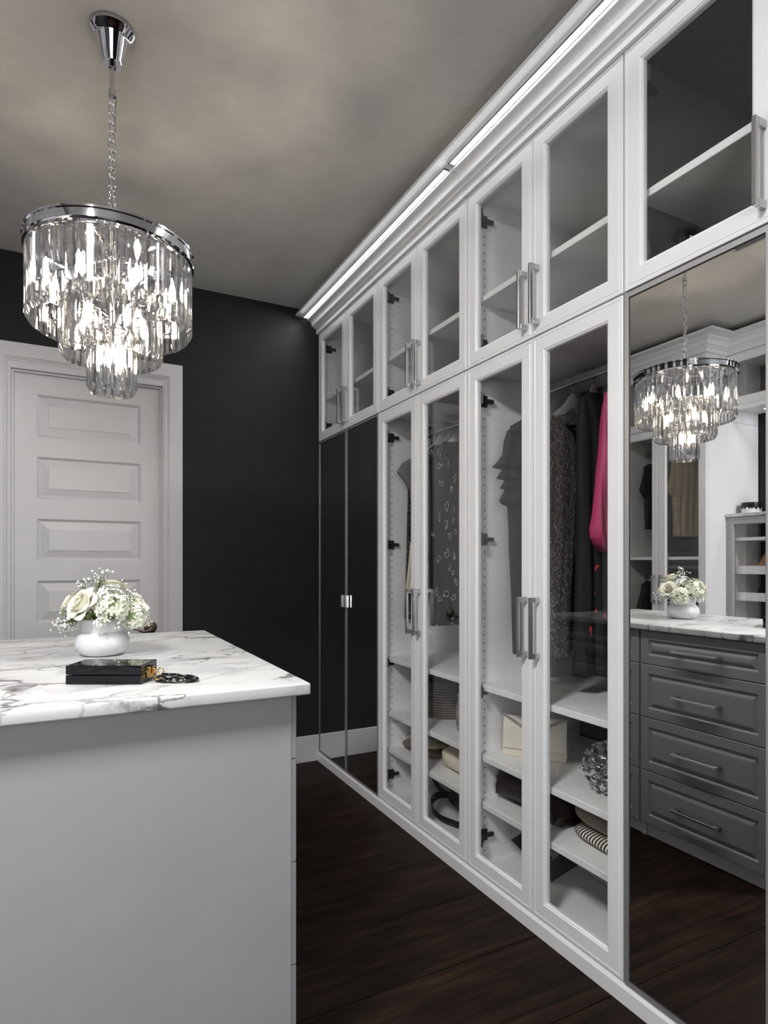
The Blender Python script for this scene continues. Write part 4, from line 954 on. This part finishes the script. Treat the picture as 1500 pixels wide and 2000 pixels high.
# white box
t = thing('storage_box', 'small white lidded box at the back of the wardrobe floor', 'box', (1.75, 1.60, ZF))
MB().box(1.692, 1.80, 1.52, 1.695, ZF, ZF + 0.085, 0.002).build('body', M['inside'], t)
MB().box(1.689, 1.803, 1.517, 1.698, ZF + 0.070, ZF + 0.097, 0.002).build('lid', M['white'], t)

# ---------------------------------------------------------------- opposite side of the room (seen in the mirrors)
LX = -1.04; FLX = facing('+x', LX - 0.001)
def carc_l(parent, y0, y1, z0, z1, xf, back=M['canvasback']):
    xb = XL + 0.005
    MB().box(xb, xf, y1 - 0.018, y1, z0, z1).build('side_panel', M['inside'], parent)
    MB().box(xb, xf, y0, y0 + 0.018, z0, z1).build('side_panel', M['white'], parent)
    MB().box(xb, xf, y0 + 0.018, y1 - 0.018, z1 - 0.018, z1).build('top_panel', M['inside'], parent)
    MB().box(xb, xf, y0 + 0.018, y1 - 0.018, z0, z0 + 0.018).build('bottom_panel', M['inside'], parent)
    MB().box(xb, xb + 0.006, y0 + 0.018, y1 - 0.018, z0 + 0.018, z1 - 0.018).build('back_panel', back, parent)
def shelf_l(parent, y0, y1, z, xf): MB().box(XL + 0.012, xf - 0.02, y0 + 0.019, y1 - 0.019, z - 0.022, z, 0.0015).build('shelf', M['inside'], parent)
LY0, LY1, LZS = 2.612, 3.348, 2.175
t = thing('opposite_wardrobe', 'white glass-door wardrobe opposite the mirror with beige top inside', 'wardrobe', (-1.33, 2.98, 0.06))
carc_l(t, LY0, LY1, 0.06, LZS, LX - 0.022)
shelf_l(t, LY0, LY1, 1.255, LX - 0.022)
for z in (2.07, 1.18): MB().box(-1.345, -1.33, LY0 + 0.019, LY1 - 0.019, z - 0.015, z + 0.015, 0.004).build('hanging_rod', M['steel'], t)
ym = 2.98
glass_door(t, FLX, LY0 + 0.001, ym - 0.0005, 0.064, LZS - 0.001, ym - 0.029, 0.927, 1.125)
glass_door(t, FLX, ym + 0.0005, LY1 - 0.001, 0.064, LZS - 0.001, ym + 0.029, 0.927, 1.125)
t = thing('opposite_upper_cabinet', 'white glass-door upper cabinet above the wardrobe with the beige top', 'cabinet', (-1.33, 2.98, LZS))
carc_l(t, LY0, LY1, LZS + 0.002, 2.612, LX - 0.022)
glass_door(t, FLX, LY0 + 0.001, ym - 0.0005, LZS + 0.004, 2.611, ym - 0.029, 2.21, 2.36)
glass_door(t, FLX, ym + 0.0005, LY1 - 0.001, LZS + 0.004, 2.611, ym + 0.029, 2.21, 2.36)
# filler, crown and toe trims on that side
structure(MB().box(-1.07, LX, LY1 + 0.001, W - 0.001, 0.06, 2.612).build('trim_6', M['white']))
prl = [(2 * 0 - (x - D) + LX, z) for x, z in pr]
def swept(name, path):
    # path: list of (corner xy, outward offset direction) -> profile swept along it with mitres
    R = []
    for (px_, py_), (ox, oy) in path:
        R.append([(px_ + ox * (D - x), py_ + oy * (D - x), z) for x, z in pr])
    return structure(MB().quadgrid(R, True, True, True).build(name, M['white']))
US = -1.25
swept('trim_7', [((LX, W - 0.001), (1, 0)), ((LX, LY0), (1, -1)), ((US, LY0), (1, -1)), ((US, -0.4), (1, 0))])
structure(MB().box(XL + 0.01, LX - 0.015, LY0, W - 0.02, 0.0, 0.058).build('trim_8', M['white']))
# shallow upper cabinet and shoe cabinet in the niche
t = thing('niche_upper_cabinet', 'shallow white upper cabinet beyond the opposite wardrobe, over the niche', 'cabinet', (-1.43, 1.6, 2.26))
carc_l(t, 1.75, LY0 - 0.001, 2.262, 2.612, US - 0.022); MB().box(US - 0.022, US - 0.004, 1.75, LY0 - 0.001, 2.232, 2.2635, 0.001).build('added_valance', M['white'], t)  # front strip added to hide the niche lamp
for a, b in ((2.1815, LY0 - 0.002), (1.751, 2.1805)):
    glass_door(t, facing('+x', US - 0.001), a, b, 2.264, 2.611, (a + 0.03 if a > 2 else b - 0.03), 2.29, 2.42)
t = thing('niche_upper_cabinet', 'second shallow white upper cabinet over the niche, nearer the rear wall', 'cabinet', (-1.43, 0.7, 2.26))
carc_l(t, 0.85, 1.749, 2.262, 2.612, US - 0.022); MB().box(US - 0.022, US - 0.004, 0.85, 1.749, 2.232, 2.2635, 0.001).build('added_valance', M['white'], t)  # same added strip in front of the niche lamp
for a, b in ((1.3005, 1.748), (0.851, 1.2995)):
    glass_door(t, facing('+x', US - 0.001), a, b, 2.264, 2.611, (a + 0.03 if a > 1.2 else b - 0.03), 2.29, 2.42)
t = thing('shoe_cabinet', 'grey shoe cabinet with glass door under a marble top in the niche', 'cabinet', (-1.43, 2.2, 0))
SY0, SY1 = 1.75, LY0 - 0.004
carc_l(t, SY0, SY1, 0.06, 1.518, US - 0.022)
FS = facing('+x', US)
MB().rings(FS, SY0, SY1, 0.06, 1.518, [(0, -0.021), (0, 0), (0.020, 0), (0.020, -0.021)], False, True).build('face_frame', M['island'], t)
for a, b in ((2.183, SY1 - 0.021), (SY0 + 0.021, 2.181)):
    d = MB().rings(FS, a, b, 0.081, 1.497, [(0, -0.018), (0, 0.001), (0.004, 0.003), (0.026, 0.003), (0.03, -0.002), (0.03, -0.018)], False, True).build('door', M['island'], t)
    MB().rings(FS, a + 0.029, b - 0.029, 0.11, 1.468, [(0, -0.010), (0, -0.006)], True).build('glass_pane', M['glass'], d)
for z in (1.382, 1.158, 0.98, 0.76, 0.5): shelf_l(t, SY0, SY1, z, US - 0.022)
for z in (1.180, 1.002): MB().box(US - 0.05, US - 0.044, SY0 + 0.02, SY1 - 0.02, z - 0.021, z + 0.012).build('shoe_rail', M['inside'], t)
tag(MB().box(XL + 0.003, US + 0.012, SY0 - 0.01, SY1, 1.519, 1.541, 0.002).build('niche_countertop', M['marble']), 'marble slab on top of the grey shoe cabinet in the niche', 'countertop')
def shoe(y, z, label, m_, x0=-1.31, ln=0.20, heel=0.075):
    t = thing('high_heel', label, 'shoe', (x0 - ln / 2, y, z), 'shoes in the glass shoe cabinet')
    R = []
    for k in range(11):
        q = k / 10; x = x0 - ln * q; lift = heel * max(0, (q - 0.35) / 0.65) ** 1.3; wd = 0.012 + 0.024 * math.sin(PI * min(1, 0.12 + q * 0.75)) ** 0.7; up = 0.030 + (0.055 * max(0, q - 0.45) / 0.55) - 0.018 * math.sin(PI * q)
        R.append([(x, y - wd, z + lift + 0.003), (x, y - wd * 0.95, z + lift + up * 0.7), (x, y - wd * 0.5, z + lift + up), (x, y + wd * 0.5, z + lift + up), (x, y + wd * 0.95, z + lift + up * 0.7), (x, y + wd, z + lift + 0.003)])
    MB().quadgrid(R, True, True, True).build('upper', m_, t, True)
    MB().tube([(x0 - ln * 0.93, y, z + heel), (x0 - ln * 0.95, y, z + heel * 0.5), (x0 - ln * 0.93, y, z + 0.002)], [0.018, 0.008, 0.006], 8).build('heel', m_, t, True)
for (y, z, l, m_) in ((2.475, 1.158, 'tan patent heel, left of the pair in the shoe cabinet', M['shoetan']), (2.385, 1.158, 'tan patent heel, right of the pair in the shoe cabinet', M['shoetan']),
    (2.475, 0.98, 'black strappy heel, left one on the shelf below the tan pair', M['blackleather']), (2.385, 0.98, 'black strappy heel, right one on the shelf below the tan pair', M['blackleather'])):
    shoe(y, z + 0.0005, l, m_, heel=0.075 if z > 1.1 else 0.055)
n3 = [((-1.40, 2.530), 0.062, 0.078, M['feather'], 'black bowl with white feathered lower half on the shoe cabinet', 'bowl', 'feather_bowl'), ((-1.43, 2.385), 0.045, 0.115, M['wax'], 'pale grey cylinder candle jar on the shoe cabinet', 'jar', 'candle_jar'), ((-1.47, 2.588), 0.018, 0.050, M['wax'], 'small grey glass tumbler by the white panel on the shoe cabinet', 'glass', 'small_tumbler')]
for (xy, r, hh, m_, lab, cat, nm) in n3:
    z = 1.5415
    o = MB().lathe([(r * 0.94, z), (r, z + 0.004), (r, z + hh), (r * 0.93, z + hh), (r * 0.92, z + 0.012)], xy[0], xy[1], 32).build(nm, m_, None, True, angle=0.8); tag(o, lab, cat)
# clothes in the opposite wardrobe
hx = -1.3375
def ghang(y, z, rod, label, hw=0.17): 
    return hanger(hx, y, z, label, hw, rod_z=rod, drop=0.08)
ghang(2.975, 2.035, 2.07, 'hanger over the beige sequin top', 0.15); ghang(3.20, 2.035, 2.07, 'hanger over the black top in the opposite wardrobe')
ghang(3.08, 2.035, 2.07, 'hanger over the dark dress in the opposite wardrobe'); ghang(3.22, 1.145, 1.18, 'hanger over the black jacket on the low rod')
garment('blouse', 'beige sequin short-sleeved top in the opposite wardrobe', 'top', [(1.985, -1.37, -1.29, 0.012), (1.965, -1.45, -1.215, 0.025), (1.92, -1.50, -1.175, 0.03), (1.75, -1.54, -1.130, 0.03), (1.715, -1.54, -1.137, 0.028), (1.692, -1.50, -1.19, 0.028), (1.55, -1.48, -1.195, 0.03), (1.405, -1.47, -1.197, 0.032)], 2.975, M['sequin'], None, 0.006, 40, seed=21)
garment('blouse', 'black top at the far end of the opposite wardrobe rod', 'top', [(1.965, -1.40, -1.27, 0.012), (1.93, -1.49, -1.17, 0.025), (1.76, -1.54, -1.11, 0.03), (1.70, -1.48, -1.17, 0.03), (1.47, -1.47, -1.17, 0.03)], 3.20, M['blackcloth'], None, 0.006, 40, seed=22)
garment('dress', 'long dark dress behind the beige sequin top', 'dress', [(1.965, -1.40, -1.27, 0.012), (1.93, -1.50, -1.18, 0.025), (1.5, -1.52, -1.16, 0.03), (1.30, -1.53, -1.15, 0.03)], 3.08, M['blackcloth'], None, 0.008, 40, seed=23)
garment('jacket', 'black jacket on the low rod of the opposite wardrobe', 'jacket', [(1.075, -1.40, -1.27, 0.012), (1.04, -1.50, -1.17, 0.03), (0.85, -1.56, -1.10, 0.035), (0.5, -1.55, -1.12, 0.035)], 3.22, M['blackcloth'], None, 0.008, 40, seed=24)
